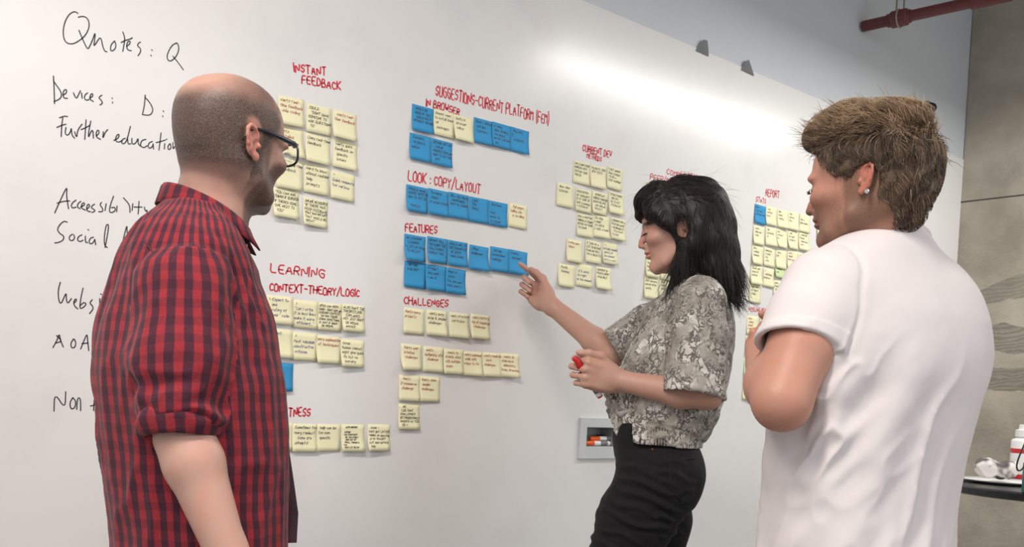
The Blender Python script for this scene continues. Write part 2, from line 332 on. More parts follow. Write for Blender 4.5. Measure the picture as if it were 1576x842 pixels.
# ------------------------------------------------------------------ sticky notes
NOTE = 0.076
def sticky(c, ang, colour, ink, lines, label, group, seed, lift=None):
    rng = random.Random(seed)
    cu = rng.uniform(0.004, 0.013) if lift is None else lift
    tw = rng.uniform(-0.6, 0.6); base = 0.0006+rng.uniform(0, 0.0012)
    ca, sa = math.cos(ang), math.sin(ang)
    def off(s, t):        # how far the sheet stands off the board: stuck along its top, curling below
        k = max(0.0, 0.28-t)/0.78
        return base+cu*k*k*(1+tw*2*s)+0.0006*math.sin(3*s+seed)
    def place(s, t, d=0.0): return (s*NOTE*ca-t*NOTE*sa, -off(s, t)-d, s*NOTE*sa+t*NOTE*ca)
    n = 7; V, Fc = [], []
    for side in (0, 1):
        for j in range(n):
            for i in range(n): V.append(place(i/(n-1)-0.5, j/(n-1)-0.5, 0.00022 if side == 0 else 0.0))
    q = n*n
    for j in range(n-1):
        for i in range(n-1):
            a = j*n+i; Fc.append((a, a+1, a+n+1, a+n)); Fc.append((q+a, q+a+n, q+a+n+1, q+a+1))
    for i in range(n-1):
        for a, b in ((i, i+1), ((n-1)*n+i+1, (n-1)*n+i), ((i+1)*n, i*n), (i*n+n-1, (i+1)*n+n-1)): Fc.append((b, a, q+a, q+b))
    o = mesh_obj('sticky_note', V, Fc, NOTE_MAT[colour], smooth=True); o.location = (float(c[0]), 0.0, float(c[1]))
    tag(o, label, 'sticky note', group)
    nl = len(lines)
    caps = sum(ch.isupper() for l in lines for ch in l) > sum(ch.islower() for l in lines for ch in l)
    if nl:
        ch = min(0.105 if not caps else 0.092, 0.80/(nl*1.5)); pitch = min(ch*1.75, 0.84/nl)
        S = []; y = 0.42-ch; x0 = -0.44+rng.uniform(0, 0.03)
        for l in lines:
            st, w = text_strokes(l, rng, 0.33, 0.12, 1)
            if w > 0:
                k = min(1.15, 0.90/(w*ch)) ; xi = x0+(rng.uniform(0, 0.12) if w*ch*k < 0.7 else 0.0)
                dr = rng.uniform(-0.03, 0.02)
                S += [[np.array([xi+p[0]*ch*k, y+p[1]*ch+dr*p[0]*ch]) for p in s] for s in st]
            y -= pitch
        wd = 0.0165 if caps else 0.0150
        V, Fc = ribbon(S, wd, lambda p: place(p[0], p[1], 0.0006))
        mesh_obj('writing', V, Fc, INK[ink], o)
    return o
ORD = ['first', 'second', 'third', 'fourth', 'fifth', 'sixth', 'seventh', 'eighth']
# per heading: crop origin and scale the centres were read at, then rows of (cx, cy, colour+ink, lines, tilt)
Y, B, G_ = 'yellow', 'blue', 'pale green'
BOARD_NOTES = [
 ('INSTANT FEEDBACK', (400, 80, 2.904), [
  [(138, 268, Y, 'red', 'wants real-/time feedback/while coding', -4), (262, 304, Y, 'black', 'COULD/"DONT HAVE/SOMEONE TO/ASK QUESTIONS/TO"', -1), (376, 331, Y, 'red', 'wants real-/time feedback', 1)],
  [(135, 405, Y, 'red', 'wants/detailed/feedback on/MSG', -1), (256, 437, Y, 'black', 'Uses real-time/feedback', 1), (378, 463, Y, 'black', 'wants quick/feedback on/specific/issues', 2)],
  [(130, 550, Y, 'black', 'wants real-time/feedback', 0), (251, 573, Y, 'black', 'Hard to know/without realtime/help/prompts', 1), (368, 602, Y, 'blue', '>/Quick requests/too various', 2)],
  [(114, 679, Y, 'black', '"YOU CAN ASK/THINGS IF QUICKER/IF THERES SOME-/ONE NEXT TO/YOU"', 0), (245, 720, Y, 'black', 'ONLINE RESOURCE/"IF THERE WAS/PEER FEEDBACK/THAT WAS INSTANT/THAT WOULD BE/GREAT"', 2)]]),
 ('LEARNING', (400, 390, 2.633), [
  [(80, 230, Y, 'blue', '> Expect to/see/rating of/their" code', -2), (183, 248, Y, 'blue', '>/"Can I write/it in less lines/make it more/efficient..."', -1), (281, 258, Y, 'black', 'SITES CAN SEEM/HARD - DONT EXPLAIN/ENOUGH CONTEXT/ON WHY YOURE/DOING SOMETHING/IS JUST IF RIGHT/OR WRONG', 0), (377, 263, Y, 'black', 'ALSO WANT THE/THEORY/LOGIC/EXPLAINED/NOT JUST RIGHT/OR WRONG/ANSWER', 1)],
  [(78, 365, Y, 'blue', 'Expect:/want/hints', 0), (180, 378, Y, 'blue', '>/Most valuable:/constructive/criticism', 0), (276, 390, Y, 'red', 'more explanation/of techniques', 0), (372, 405, Y, 'black', 'issue:/human cannot/might give quick/fix but no/learning', 1)],
  [(79, 500, B, 'black', 'ICON/want//rules', 1)]]),
 ('TNESS', (400, 390, 2.633), [
  [(82, 742, Y, 'black', '///ability', 0), (180, 747, Y, 'black', 'Sometimes too/many replies?/Some are/unhelpful', 1), (277, 747, Y, 'black', 'help can be/too non/specific', 1), (375, 747, Y, 'black', 'AUTO REPORT//LINTER/CAN SOMETIMES/BE TOO STRICT/MISS OUT ON/SMALL THINGS &/FAIL/WONT LET GO ON', 0), (479, 746, Y, 'black', 'issue -/cant get LINTER/replies on question/is no thought/just appropriate/help', 1)]]),
 ('IN BROWSER', (600, 110, 3.238), [
  [(161, 240, B, 'black', 'WOULD BE/GOOD IF YOU/COULD DO IT/WITHOUT GITHUB', 0), (268, 262, Y, 'black', 'doesnt want/to install loads/of/packages', -1), (365, 288, Y, 'black', 'tests in/browser/editor', -1), (464, 302, B, 'black', 'Need > Github/not like/CodeWars', -1), (553, 323, B, 'black', 'is some/links finding/me about/me but content/yes', 0), (645, 347, B, 'black', 'Why isnt/it/WYSIWYG', 1)],
  [(149, 382, B, 'black', 'Content../WYSIWYG/editor', 0), (256, 409, B, 'black', 'GITHUB SET UP/LOG IN/SHOULD EXPLAIN/HOW TO DO THIS/(x2)', 1)]]),
 ('LOOK : COPY/LAYOUT', (600, 110, 3.238), [
  [(132, 638, B, 'black', 'SHOULD HAVE/USERS "INTO" IN/HOW TO SET UP//TWEETS', 0), (238, 655, B, 'black', 'Too many/steps/to understand', 0), (340, 672, B, 'black', 'WELL SEE WHATS/HAPPENING!/WHAT IM CODING', 0), (440, 693, B, 'black', 'LOGO/TOO/SMALL', -1), (536, 712, B, 'black', 'Buttons//Text/needs to/be bigger', 0), (636, 722, Y, 'red', 'full pages/telling who/is scrolling', 1)]]),
 ('FEATURES', (600, 335, 4.55), [
  [(172, 215, B, 'black', 'ON LESSONS/LEARNED/A LIST OF ITEMS/TO SELECT', 0), (328, 230, B, 'black', 'DOESNT TELL/YOU LONG THE/CHALLENGES/SHOULD TAKE', 0), (471, 254, B, 'black', 'WOULD LIKE TO/SEE EXAMPLES/OF SUCH/CHALLENGE', 0), (620, 285, B, 'black', 'Filter/challenger', 1), (763, 295, B, 'black', 'Certain/conventions/rankings', 0), (892, 316, B, 'black', 'Points/system?', 3)],
  [(172, 402, B, 'black', '"IS THIS/A BLOG?"', 0), (317, 424, B, 'black', 'Profile?/why cant/I see it', 0), (456, 447, B, 'black', 'Want a/score/You see and/what points', 1)]]),
 ('CHALLENGES', (600, 335, 4.55), [
  [(167, 726, Y, 'red', 'Wants more/projects', 1), (325, 738, Y, 'black', 'wants both/large & smaller/challenges', 0), (480, 755, Y, 'grey', 'wants structured/curriculum', 0), (628, 765, Y, 'red', 'wants history/log of completed/challenges', 1)],
  [(155, 365, Y, 'red', 'Wants user/created/challenges', 0), (280, 378, Y, 'red', 'wants/budgeting site/challenge', 0), (392, 390, Y, 'red', 'wants to/create sites/with multiple/pages', 0), (500, 402, Y, 'red', 'wants polished/code with/steps to fix', 0), (610, 408, Y, 'red', 'wants realistic/work/challenges', 0), (708, 412, Y, 'red', 'wants to/code more/animations,/trees, branching', 1)],
  [(145, 540, Y, 'red', 'Wants/E-commerce/challenge', 1), (260, 546, Y, 'red', 'Wants some/smaller/challenges', 1)],
  [(142, 700, Y, 'black', 'NO./LOG THAT/CHALLENGES/GET PROGRESSIVELY/HARDER AS YOU/GO +', 1)]]),
 ('CURRENT DEV METHODS', (840, 210, 3.367), [
  [(183, 190, Y, 'black', 'CAN LEARN FROM/WORKING WITH/CERTAIN CODE/VIDEOS', 0), (268, 212, Y, 'black', 'VALIDATE CODE/WITH TESTS', 0), (354, 220, Y, 'black', '"I GET UNDER/CHALLENGES"/TO BE A/CODE WARRIOR', 3)],
  [(97, 307, Y, 'black', 'likes video/tutorials', -1), (193, 335, Y, 'black', 'PEER REVIEW/BY COMMUNITY/IS AT CORE OF/OUR LEARNING/+ FEEDBACK', 1), (277, 348, Y, 'black', 'IMPORTANT/WORKED THROUGH/BEING HELPED/AND SIMILAR/PROJECT', 0), (362, 348, Y, 'black', '"STRUCTURED/HOW DO I/GO TO GET/FEEDBACK"', 1)],
  [(200, 463, Y, 'black', 'PICK A MENTOR/WORKED AT CODING/REVIEW AS WORK/ITS DONE', 0), (283, 470, Y, 'black', 'ITS TOOL/A GUIDE/TO CHECK/2 CODE A MARK', 0), (370, 483, Y, 'black', 'LOOKING FOR A/TECH BALANCE/- DESIRABILITY/- PLEASANT/TO EDIT', 3)],
  [(145, 595, Y, 'red', 'Loving your/videos', 1), (242, 600, Y, 'black', 'IT TOOK ME A/LOT TO BECOME/FAMILIAR WITH/CSS & OBJECTS', 1), (330, 607, Y, 'blue', '>/Actually needed/plenty of/the moment/best is work!', 0)],
  [(103, 722, Y, 'black', 'Mostly/thinking', 1), (197, 722, Y, 'blue', '>/if it works/its right/at the moment', 1), (295, 737, Y, 'black', 'CONTENT IS/PEER & OPEN/AVAILABLE', 2)]]),
 ('COMMUNITY', (0, 0, 1.0), [
  [(1004.5, 300, Y, 'red', 'wants/feedback', 1), (1028, 304, G_, 'black', 'peer/review', 0), (1115, 324, Y, 'red', 'wants to/talk/more', 0)],
  [(1116, 360, Y, 'red', 'finds/help', 0)],
  [(1003.5, 411, Y, 'black', 'I like/to be/helpful/people', 0), (1027, 416, Y, 'black', 'ask/the/others', 0)],
  [(1001, 444, Y, 'black', 'Just answers/can be often/poorly', 1), (1024, 447, Y, 'black', 'SOME/PEERS/CHECK', 1)]]),
 ('REPORT', (1080, 240, 3.51), [
  [(313, 318, B, 'black', 'Shows/stats etc/not important', 2), (373, 326, Y, 'black', 'Log/scoring/board', 0), (435, 341, Y, 'black', 'like/score/ranking', 0), (493, 353, Y, 'black', 'How/scored/tiny', 0), (553, 366, Y, 'black', 'I/like a/daily number', 0), (646, 391, Y, 'black', 'I like/to see', -8)],
  [(305, 430, Y, 'black', 'wants/daily user/stats', 1), (371, 437, Y, 'black', 'like/convincing/it', -2), (431, 448, Y, 'black', 'view/streaks/live', 0), (491, 456, Y, 'black', 'can/see your/progress', 0), (549, 464, Y, 'black', 'seeing my/trends/reputation/over', 0)],
  [(298, 537, Y, 'black', 'likes/ranking/reminder', 1), (363, 549, Y, 'black', 'seeing my/is good/how/rate', 0), (426, 560, Y, 'black', 'more/left', 0), (488, 562, Y, 'red', 'wants/leader/board yes', -1), (545, 575, Y, 'red', 'wants', 0)],
  [(292, 645, Y, 'black', 'Great goal/sense of/position', 1), (359, 659, Y, 'black', '+/satisfying/progress', 1), (421, 612, G_, 'black', '/likes/ranking/tag?', 1), (482, 660, Y, 'black', 'shows/how', 0)],
  [(285, 745, Y, 'black', 'might nice/to report/stages', 1), (414, 724, Y, 'black', 'good/Number on/sites', 1)]]),
 ('VISUALISATION', (1080, 440, 3.51), [
  [(272, 214, Y, 'red', 'Likes/seeing/graphs/a lot', 1), (340, 216, Y, 'red', 'wants/charts', 0)],
  [(264, 326, Y, 'red', 'Visuals/speed', 1)],
  [(256, 450, G_, 'black', 'More/charts/please', 1)],
  [(249, 566, Y, 'red', 'wants/maps', 1)]]),
]
ROWN = ['top', 'second', 'third', 'fourth', 'fifth']
sd = 100
for head, (ox, oy, s), rows in BOARD_NOTES:
    for r, row in enumerate(rows):
        for k, (cx, cy, colour, ink, txt, tilt) in enumerate(row):
            sd += 1; o_, s_ = (ox, oy), s
            if head == 'CHALLENGES' and r > 0: o_, s_ = (590, 450), 3.66
            c = on_board(o_[0]+cx/s_, o_[1]+cy/s_)[[0, 2]]
            pos = '%s row, %s from left' % (ROWN[r], ORD[k]) if len(row) > 1 else '%s row, on its own' % ROWN[r]
            lab = '%s sticky note with %s writing, %s, under %s' % (colour, ink, pos, head)
            sticky(c, math.radians(-tilt*0.6), colour, ink, txt.split('/') if 'THEORY/LOGIC' not in txt else ['ALSO WANT THE', 'THEORY/LOGIC', 'EXPLAINED', 'NOT JUST RIGHT', 'OR WRONG', 'ANSWER'], lab, 'sticky notes under %s' % head, sd)

# ------------------------------------------------------------------ implicit modelling: bodies and cloth are one smooth surface each
def V3(*a): return np.array(a, dtype=np.float64)
def smin(a, b, k):
    if k <= 0: return np.minimum(a, b)
    h = np.maximum(k-np.abs(a-b), 0)/k
    return np.minimum(a, b)-h*h*k*0.25
class Ball:
    def __init__(s, c, r, rot=None):
        s.c = np.array(c, float); s.r = np.array(r if hasattr(r, '__len__') else (r, r, r), float); s.rot = rot
    def box(s): m = s.r.max(); return s.c-m, s.c+m
    def d(s, P):
        q = P-s.c
        if s.rot is not None: q = q @ s.rot          # columns of rot are the ball's axes
        k0 = np.sqrt(((q/s.r)**2).sum(1)); k1 = np.sqrt(((q/(s.r*s.r))**2).sum(1))
        return np.where(k0 < 1e-9, -s.r.min(), k0*(k0-1)/(k1+1e-12))
class Chain:
    """round cones along a polyline; sq squashes the section along one axis"""
    def __init__(s, pts, rad, k=0.0, sq=None):
        s.p = np.array(pts, float); s.r = np.array(rad if hasattr(rad, '__len__') else [rad]*len(pts), float); s.k = k; s.sq = sq
    def box(s): m = s.r.max()*(1 if s.sq is None else 1.0); return s.p.min(0)-m, s.p.max(0)+m
    def d(s, P):
        out = None
        for i in range(len(s.p)-1):
            a, b = s.p[i], s.p[i+1]; ab = b-a; pa = P-a
            t = np.clip(pa @ ab/(ab @ ab+1e-12), 0, 1)
            q = pa-t[:, None]*ab
            if s.sq is not None:
                ax, f = s.sq; w = q @ ax; q = q+(w*(1/f-1))[:, None]*ax
            e = np.sqrt((q*q).sum(1))-(s.r[i]+(s.r[i+1]-s.r[i])*t)
            out = e if out is None else smin(out, e, s.k)
        return out
class RBox:
    def __init__(s, c, h, r, rot=None): s.c = np.array(c, float); s.h = np.array(h, float); s.r = r; s.rot = rot
    def box(s): m = np.linalg.norm(s.h); return s.c-m, s.c+m
    def d(s, P):
        q = P-s.c
        if s.rot is not None: q = q @ s.rot
        q = np.abs(q)-(s.h-s.r)
        return np.sqrt((np.maximum(q, 0)**2).sum(1))+np.minimum(q.max(1), 0)-s.r
class Half:
    """half space: inside where (P-c).n < 0"""
    def __init__(s, c, n): s.c = np.array(c, float); s.n = np.array(n, float)/np.linalg.norm(n)
    def box(s): return V3(-9, -9, -9), V3(9, 9, 9)
    def d(s, P): return (P-s.c) @ s.n
def pchip(x, y, q):
    x, y = np.asarray(x, float), np.asarray(y, float); h = np.diff(x); m = np.diff(y)/h
    d = np.zeros_like(y); d[0], d[-1] = m[0], m[-1]
    for i in range(1, len(x)-1):
        if m[i-1]*m[i] > 0:
            w1, w2 = 2*h[i]+h[i-1], h[i]+2*h[i-1]; d[i] = (w1+w2)/(w1/m[i-1]+w2/m[i])
    i = np.clip(np.searchsorted(x, q)-1, 0, len(x)-2); t = (q-x[i])/h[i]
    t = np.clip(t, 0, 1)
    return (2*t**3-3*t**2+1)*y[i]+(t**3-2*t**2+t)*h[i]*d[i]+(-2*t**3+3*t**2)*y[i+1]+(t**3-t**2)*h[i]*d[i+1]
class Loft:
    """stack of egg-shaped sections up the z axis: rows (z, cx, cy, a_front, a_back, b, n); heading = direction of the front"""
    def __init__(s, rows, heading=0.0, off=0.0):
        rows = np.array(sorted(tuple(float(v) for v in r) for r in rows)); s.rows = rows; s.z0, s.z1 = rows[0, 0], rows[-1, 0]
        q = np.linspace(s.z0, s.z1, 240); s.q = q; s.t = [pchip(rows[:, 0], rows[:, j], q) for j in range(1, rows.shape[1])]
        s.c, s.s = math.cos(heading), math.sin(heading); s.off = off
    def box(s):
        m = max(s.t[2].max(), s.t[3].max(), s.t[4].max())+s.off
        return V3(s.t[0].min()-m, s.t[1].min()-m, s.z0-s.off), V3(s.t[0].max()+m, s.t[1].max()+m, s.z1+s.off)
    def par(s, z): return [np.interp(z, s.q, t) for t in s.t]
    def d(s, P):
        z = np.clip(P[:, 2], s.z0, s.z1); cx, cy, af, ab, b, n = s.par(z)
        dx, dy = P[:, 0]-cx, P[:, 1]-cy
        x = dx*s.c+dy*s.s; y = -dx*s.s+dy*s.c
        a = np.where(x > 0, af, ab)+s.off; b = b+s.off
        rho = ((np.abs(x)/a)**n+(np.abs(y)/b)**n)**(1/n)+1e-9
        r = np.sqrt(x*x+y*y)
        e = np.where(r < 1e-6, -np.minimum(a, b), r-r/rho)
        e = np.where(e < 0, np.maximum(e, -np.minimum(a, b)), e)
        cap = np.maximum(P[:, 2]-s.z1, s.z0-P[:, 2])-s.off
        return np.where(cap > 0, np.sqrt(np.maximum(e, 0)**2+cap**2), np.maximum(e, cap))
class Group:
    """prims = [(prim, op, k)], placed by rotation+scale+translation M"""
    def __init__(s, prims, M=None, pad=0.0):
        s.prims = prims; s.pad = pad
        if M is None: M = np.eye(4)
        s.A = np.array(M, float)[:3, :3]; s.tr = np.array(M, float)[:3, 3]; s.sc = abs(np.linalg.det(s.A))**(1/3); s.inv = np.linalg.inv(s.A)
    def box(s):
        lo = np.min([p.box()[0] for p, o, k in s.prims if o == 'u'], 0); hi = np.max([p.box()[1] for p, o, k in s.prims if o == 'u'], 0)
        c = np.array([[(lo, hi)[i][0], (lo, hi)[j][1], (lo, hi)[k][2]] for i in (0, 1) for j in (0, 1) for k in (0, 1)]) @ s.A.T+s.tr
        return c.min(0)-s.pad, c.max(0)+s.pad
    def d(s, P): return evaluate(s.prims, (P-s.tr) @ s.inv.T)*s.sc
def evaluate(prims, P):
    out = np.full(len(P), 1.0)
    for p, op, k in prims:
        e = p.d(P)
        if op == 'u': out = smin(out, e, k)
        elif op == 's': out = -smin(-out, e, k)
        elif op == 'i': out = -smin(-out, -e, k)
    return out
def axis(lo, hi, h, fine):
    """grid lines from lo to hi, h apart, finer inside the `fine` intervals [(a, b, h2)]"""
    x = [lo]
    while x[-1] < hi:
        st = h
        for a, b, h2 in fine:
            if a-1e-9 <= x[-1] <= b: st = min(st, h2)
            elif x[-1] < a < x[-1]+st: st = max(a-x[-1], h2)
        x.append(x[-1]+st)
    return np.array(x)
def surface(prims, h, fine=(), pad=0.012, warp=None, box=None):
    """naive surface nets over a rectilinear grid; returns vertices and quads"""
    los = [p.box()[0] for p, o, k in prims if o == 'u']; his = [p.box()[1] for p, o, k in prims if o == 'u']
    lo, hi = np.min(los, 0)-pad, np.max(his, 0)+pad
    if box is not None: lo, hi = np.maximum(lo, box[0]), np.minimum(hi, box[1])
    ax = [axis(lo[i], hi[i], h, [(b0[i], b1[i], h2) for b0, b1, h2 in fine]) for i in range(3)]
    n = [len(a) for a in ax]
    F = np.full(n, 0.3, dtype=np.float32)
    for p, op, k in prims:
        m = k+3.0*h; b0, b1 = p.box()
        sl = []
        for i in range(3):
            if op == 'i': sl.append(slice(0, n[i])); continue
            sl.append(slice(max(0, int(np.searchsorted(ax[i], b0[i]-m))-1), min(n[i], int(np.searchsorted(ax[i], b1[i]+m))+1)))
        if any(q.stop <= q.start for q in sl): continue
        sl = tuple(sl); sub = F[sl]
        gx, gy, gz = ax[0][sl[0]], ax[1][sl[1]], ax[2][sl[2]]
        for ci in range(0, len(gx), max(1, int(1.5e6/(len(gy)*len(gz)+1)))):
            cj = ci+max(1, int(1.5e6/(len(gy)*len(gz)+1)))
            P = np.stack(np.meshgrid(gx[ci:cj], gy, gz, indexing='ij'), -1).reshape(-1, 3)
            cur = sub[ci:cj]; flat = cur.reshape(-1)
            if op in 'si':                      # only points that matter
                w = flat < m if op == 's' else flat < 0.29
            else: w = np.ones(len(flat), bool)
            if not w.any(): continue
            e = p.d(P[w]); o = flat[w].astype(np.float64)
            if op == 'u': o = smin(o, e, k)
            elif op == 's': o = -smin(-o, e, k)
            else: o = -smin(-o, -e, k)
            flat = flat.copy(); flat[w] = o; sub[ci:cj] = flat.reshape(cur.shape)
    S = F < 0
    c = [S[i:n[0]-1+i, j:n[1]-1+j, k:n[2]-1+k] for i in (0, 1) for j in (0, 1) for k in (0, 1)]
    cnt = sum(x.astype(np.int8) for x in c); act = (cnt > 0) & (cnt < 8)
    I = np.argwhere(act); idx = np.full(act.shape, -1, dtype=np.int64); idx[act] = np.arange(len(I))
    co = [(i, j, k) for i in (0, 1) for j in (0, 1) for k in (0, 1)]
    val = np.stack([F[I[:, 0]+i, I[:, 1]+j, I[:, 2]+k] for i, j, k in co], 1).astype(np.float64)
    acc = np.zeros((len(I), 3)); num = np.zeros(len(I))
    for a in range(8):
        for b in range(a+1, 8):
            df = np.abs(np.array(co[a])-np.array(co[b]))
            if df.sum() != 1: continue
            va, vb = val[:, a], val[:, b]; m = (va < 0) != (vb < 0)
            t = np.where(m, va/np.where(np.abs(va-vb) < 1e-12, 1e-12, va-vb), 0)
            p = np.array(co[a])[None]+t[:, None]*(np.array(co[b])-np.array(co[a]))[None]
            acc[m] += p[m]; num += m
    acc /= num[:, None]
    V = np.stack([ax[i][I[:, i]]+acc[:, i]*(ax[i][I[:, i]+1]-ax[i][I[:, i]]) for i in range(3)], 1)
    Q = []
    for d in range(3):
        a, b = [(1, 2), (2, 0), (0, 1)][d]
        sl0 = [slice(None)]*3; sl1 = [slice(None)]*3; sl0[d] = slice(0, n[d]-1); sl1[d] = slice(1, n[d])
        s0, s1 = S[tuple(sl0)], S[tuple(sl1)]; E = np.argwhere(s0 != s1)
        ok = (E[:, a] > 0) & (E[:, a] < n[a]-1) & (E[:, b] > 0) & (E[:, b] < n[b]-1); E = E[ok]
        inside = s0[E[:, 0], E[:, 1], E[:, 2]]
        def cell(da, db):
            q = E.copy(); q[:, a] -= da; q[:, b] -= db; return idx[q[:, 0], q[:, 1], q[:, 2]]
        q = np.stack([cell(1, 1), cell(0, 1), cell(0, 0), cell(1, 0)], 1)
        q[~inside] = q[~inside][:, ::-1]
        Q.append(q)
    return V, np.concatenate(Q)
def normals(V, Q):
    a = np.cross(V[Q[:, 2]]-V[Q[:, 0]], V[Q[:, 3]]-V[Q[:, 1]]); N = np.zeros_like(V)
    for j in range(4): np.add.at(N, Q[:, j], a)
    return N/(np.linalg.norm(N, axis=1, keepdims=True)+1e-12)
def relax(V, Q, it=2, w=0.5):
    for _ in range(it):
        S = np.zeros_like(V); c = np.zeros(len(V))
        for j in range(4):
            for q in (Q[:, (j+1) % 4], Q[:, (j+3) % 4]): np.add.at(S, Q[:, j], V[q]); np.add.at(c, Q[:, j], 1)
        V = V+w*(S/np.maximum(c, 1)[:, None]-V)
    return V
def biggest(V, Q):
    """keep only the largest connected piece"""
    lab = np.arange(len(V))
    for _ in range(4000):
        m = lab[Q].min(1); new = lab.copy()
        for j in range(4): np.minimum.at(new, Q[:, j], m)
        new = new[new]
        if (new == lab).all(): break
        lab = new
    u, c = np.unique(lab[Q[:, 0]], return_counts=True); k = u[c.argmax()]
    Q = Q[lab[Q[:, 0]] == k]; used = np.unique(Q); mp = np.full(len(V), -1); mp[used] = np.arange(len(used))
    return V[used], mp[Q]
def np_mesh(name, V, Q, mat, parent=None, attrs=None, smooth=True):
    me = bpy.data.meshes.new(name); nv, nq, kk = len(V), len(Q), Q.shape[1]
    me.vertices.add(nv); me.vertices.foreach_set('co', V.astype(np.float32).ravel())
    me.loops.add(nq*kk); me.loops.foreach_set('vertex_index', Q.astype(np.int32).ravel())
    me.polygons.add(nq); me.polygons.foreach_set('loop_start', np.arange(0, nq*kk, kk, dtype=np.int32)); me.polygons.foreach_set('loop_total', np.full(nq, kk, dtype=np.int32))
    me.update(calc_edges=True)
    for k, a in (attrs or {}).items():
        at_ = me.attributes.new(k, 'FLOAT', 'POINT'); at_.data.foreach_set('value', np.asarray(a, dtype=np.float32))
    me.validate()
    return link(name, me, mat, parent, smooth)
def _hash(i, j, k, seed):
    h = (i*374761393+j*668265263+k*2147483647+seed*1274126177) & 0xffffffff
    h = ((h ^ (h >> 13))*1274126177) & 0xffffffff
    return ((h ^ (h >> 16)) & 0xffff)/65535.0
def noise3(P, seed=0):
    """smooth value noise, 0..1"""
    I = np.floor(P).astype(np.int64); f = P-I; f = f*f*f*(f*(f*6-15)+10); out = 0
    for a in (0, 1):
        for b in (0, 1):
            for c in (0, 1):
                w = (f[:, 0] if a else 1-f[:, 0])*(f[:, 1] if b else 1-f[:, 1])*(f[:, 2] if c else 1-f[:, 2])
                out = out+w*_hash(I[:, 0]+a, I[:, 1]+b, I[:, 2]+c, seed)
    return out
def fbm(P, seed=0, oct=3):
    s, a, t = 0, 1.0, 0
    for o in range(oct): s = s+a*noise3(P*2**o, seed+o); t += a; a *= 0.5
    return s/t
def folds(P, along, wl, stretch, seed, sharp=1.0, warp=0.35):
    """ridges that run along a direction: wavelength wl across, stretched along"""
    along = np.array(along, float); along /= np.linalg.norm(along)
    o = np.cross(along, [0.31, 0.5, 0.81]); o /= np.linalg.norm(o); u = np.cross(along, o)
    W = (fbm(P/(wl*3.0), seed+7, 2)-0.5)*warp*wl*4
    C = np.stack([(P @ o+W)/wl, (P @ u+W*0.6)/wl, P @ along/(wl*stretch)], 1)
    r = 1-np.abs(2*noise3(C, seed)-1)
    return r**sharp
def sstep(a, b, x):
    t = np.clip((x-a)/(b-a), 0, 1); return t*t*(3-2*t)

# ------------------------------------------------------------------ heads and hands
HEAD_M = [(-.117, .060, .020, .016), (-.107, .079, .000, .030), (-.090, .0875, -.025, .044), (-.070, .0865, -.050, .055), (-.050, .0885, -.075, .062), (-.030, .0905, -.092, .067), (-.010, .0905, -.102, .071),
          (.010, .0915, -.107, .074), (.030, .0960, -.110, .0765), (.045, .0980, -.1105, .078), (.060, .0965, -.109, .078), (.080, .0895, -.103, .0755), (.100, .075, -.090, .067), (.115, .055, -.071, .053), (.125, .030, -.045, .034), (.131, .0, -.015, .006)]
HEAD_M = [(z*(.83 if z < 0 else 1.0), a-.0075*min(1, max(0, -z-.01)/.08), b, w) for z, a, b, w in HEAD_M]
def head_frame(c, heading, pitch=0.0, roll=0.0, s=1.0):
    """rotation columns x = face, y = the head's left, z = crown; pitch > 0 looks down, roll > 0 tips to its left"""
    cy, sy, cp, sp, cr, sr = math.cos(heading), math.sin(heading), math.cos(pitch), math.sin(pitch), math.cos(roll), math.sin(roll)
    Rz = np.array([[cy, -sy, 0], [sy, cy, 0], [0, 0, 1]]); Ry = np.array([[cp, 0, sp], [0, 1, 0], [-sp, 0, cp]]); Rx = np.array([[1, 0, 0], [0, cr, sr], [0, -sr, cr]])
    M = np.eye(4); M[:3, :3] = (Rz @ Ry @ Rx)*s; M[:3, 3] = c; return M
def to_local(M, P): return (P-M[:3, 3]) @ np.linalg.inv(M[:3, :3]).T
def to_world(M, P): return np.asarray(P, float) @ M[:3, :3].T+M[:3, 3]
def skull(wide=1.0, jaw=1.0, chin=0.0):
    rows = []
    for z, xf, xb, w in HEAD_M:
        xc = -0.012 if z > -0.025 else -0.012+(-0.025-z)*0.66
        xc = min(max(xc, xb+0.012), xf-0.012) if xf-xb > 0.03 else (xf+xb)/2
        j = jaw if z < -0.02 else 1.0
        rows.append((z, xc, 0, xf-xc, xc-xb, w*wide*j, 2.25))
    return Loft(rows)
def ear_prims(side, flare=0.42, k=1.0):
    u = V3(-math.cos(flare), side*math.sin(flare), 0); w = V3(-0.20, 0, 0.98); w /= np.linalg.norm(w)
    o = np.cross(u, w)*(-side); o = o/np.linalg.norm(o)
    if o[1]*side < 0: o = -o
    E = V3(-0.030, side*0.0755, 0.004)
    p = lambda a, b, c=0.0: E+(u*a+w*b+o*c)*k
    rot = np.stack([u, o, w], 1)
    return [(Ball(p(0.001, 0.003, 0.002), V3(.0165, .0048, .029)*k, rot), 'u', .006),
            (Chain([p(-.012, .004, .006), p(-.014, .018, .006), p(-.007, .030, .007), p(.006, .0335, .008), p(.0155, .026, .009), p(.0185, .012, .009), p(.017, -.003, .008), p(.012, -.016, .006), p(.003, -.026, .005)], np.array([.0035, .004, .0042, .0042, .0042, .004, .0037, .0034, .0034])*k, .002), 'u', .003),
            (Ball(p(-.005, -.027, .004), V3(.0085, .0045, .0095)*k, rot), 'u', .005),
            (Ball(p(-.004, -.005, .010), V3(.0095, .0085, .0125)*k, rot), 's', .004), (Ball(p(.003, .014, .010), V3(.009, .006, .010)*k, rot), 's', .004),
            (Chain([p(.007, .020, .005), p(.0095, .006, .006), p(.006, -.010, .006), p(-.002, -.018, .005)], .003*k, .002), 'u', .003),
            (Ball(p(-.0145, -.004, .006), .0048*k), 'u', .005)]
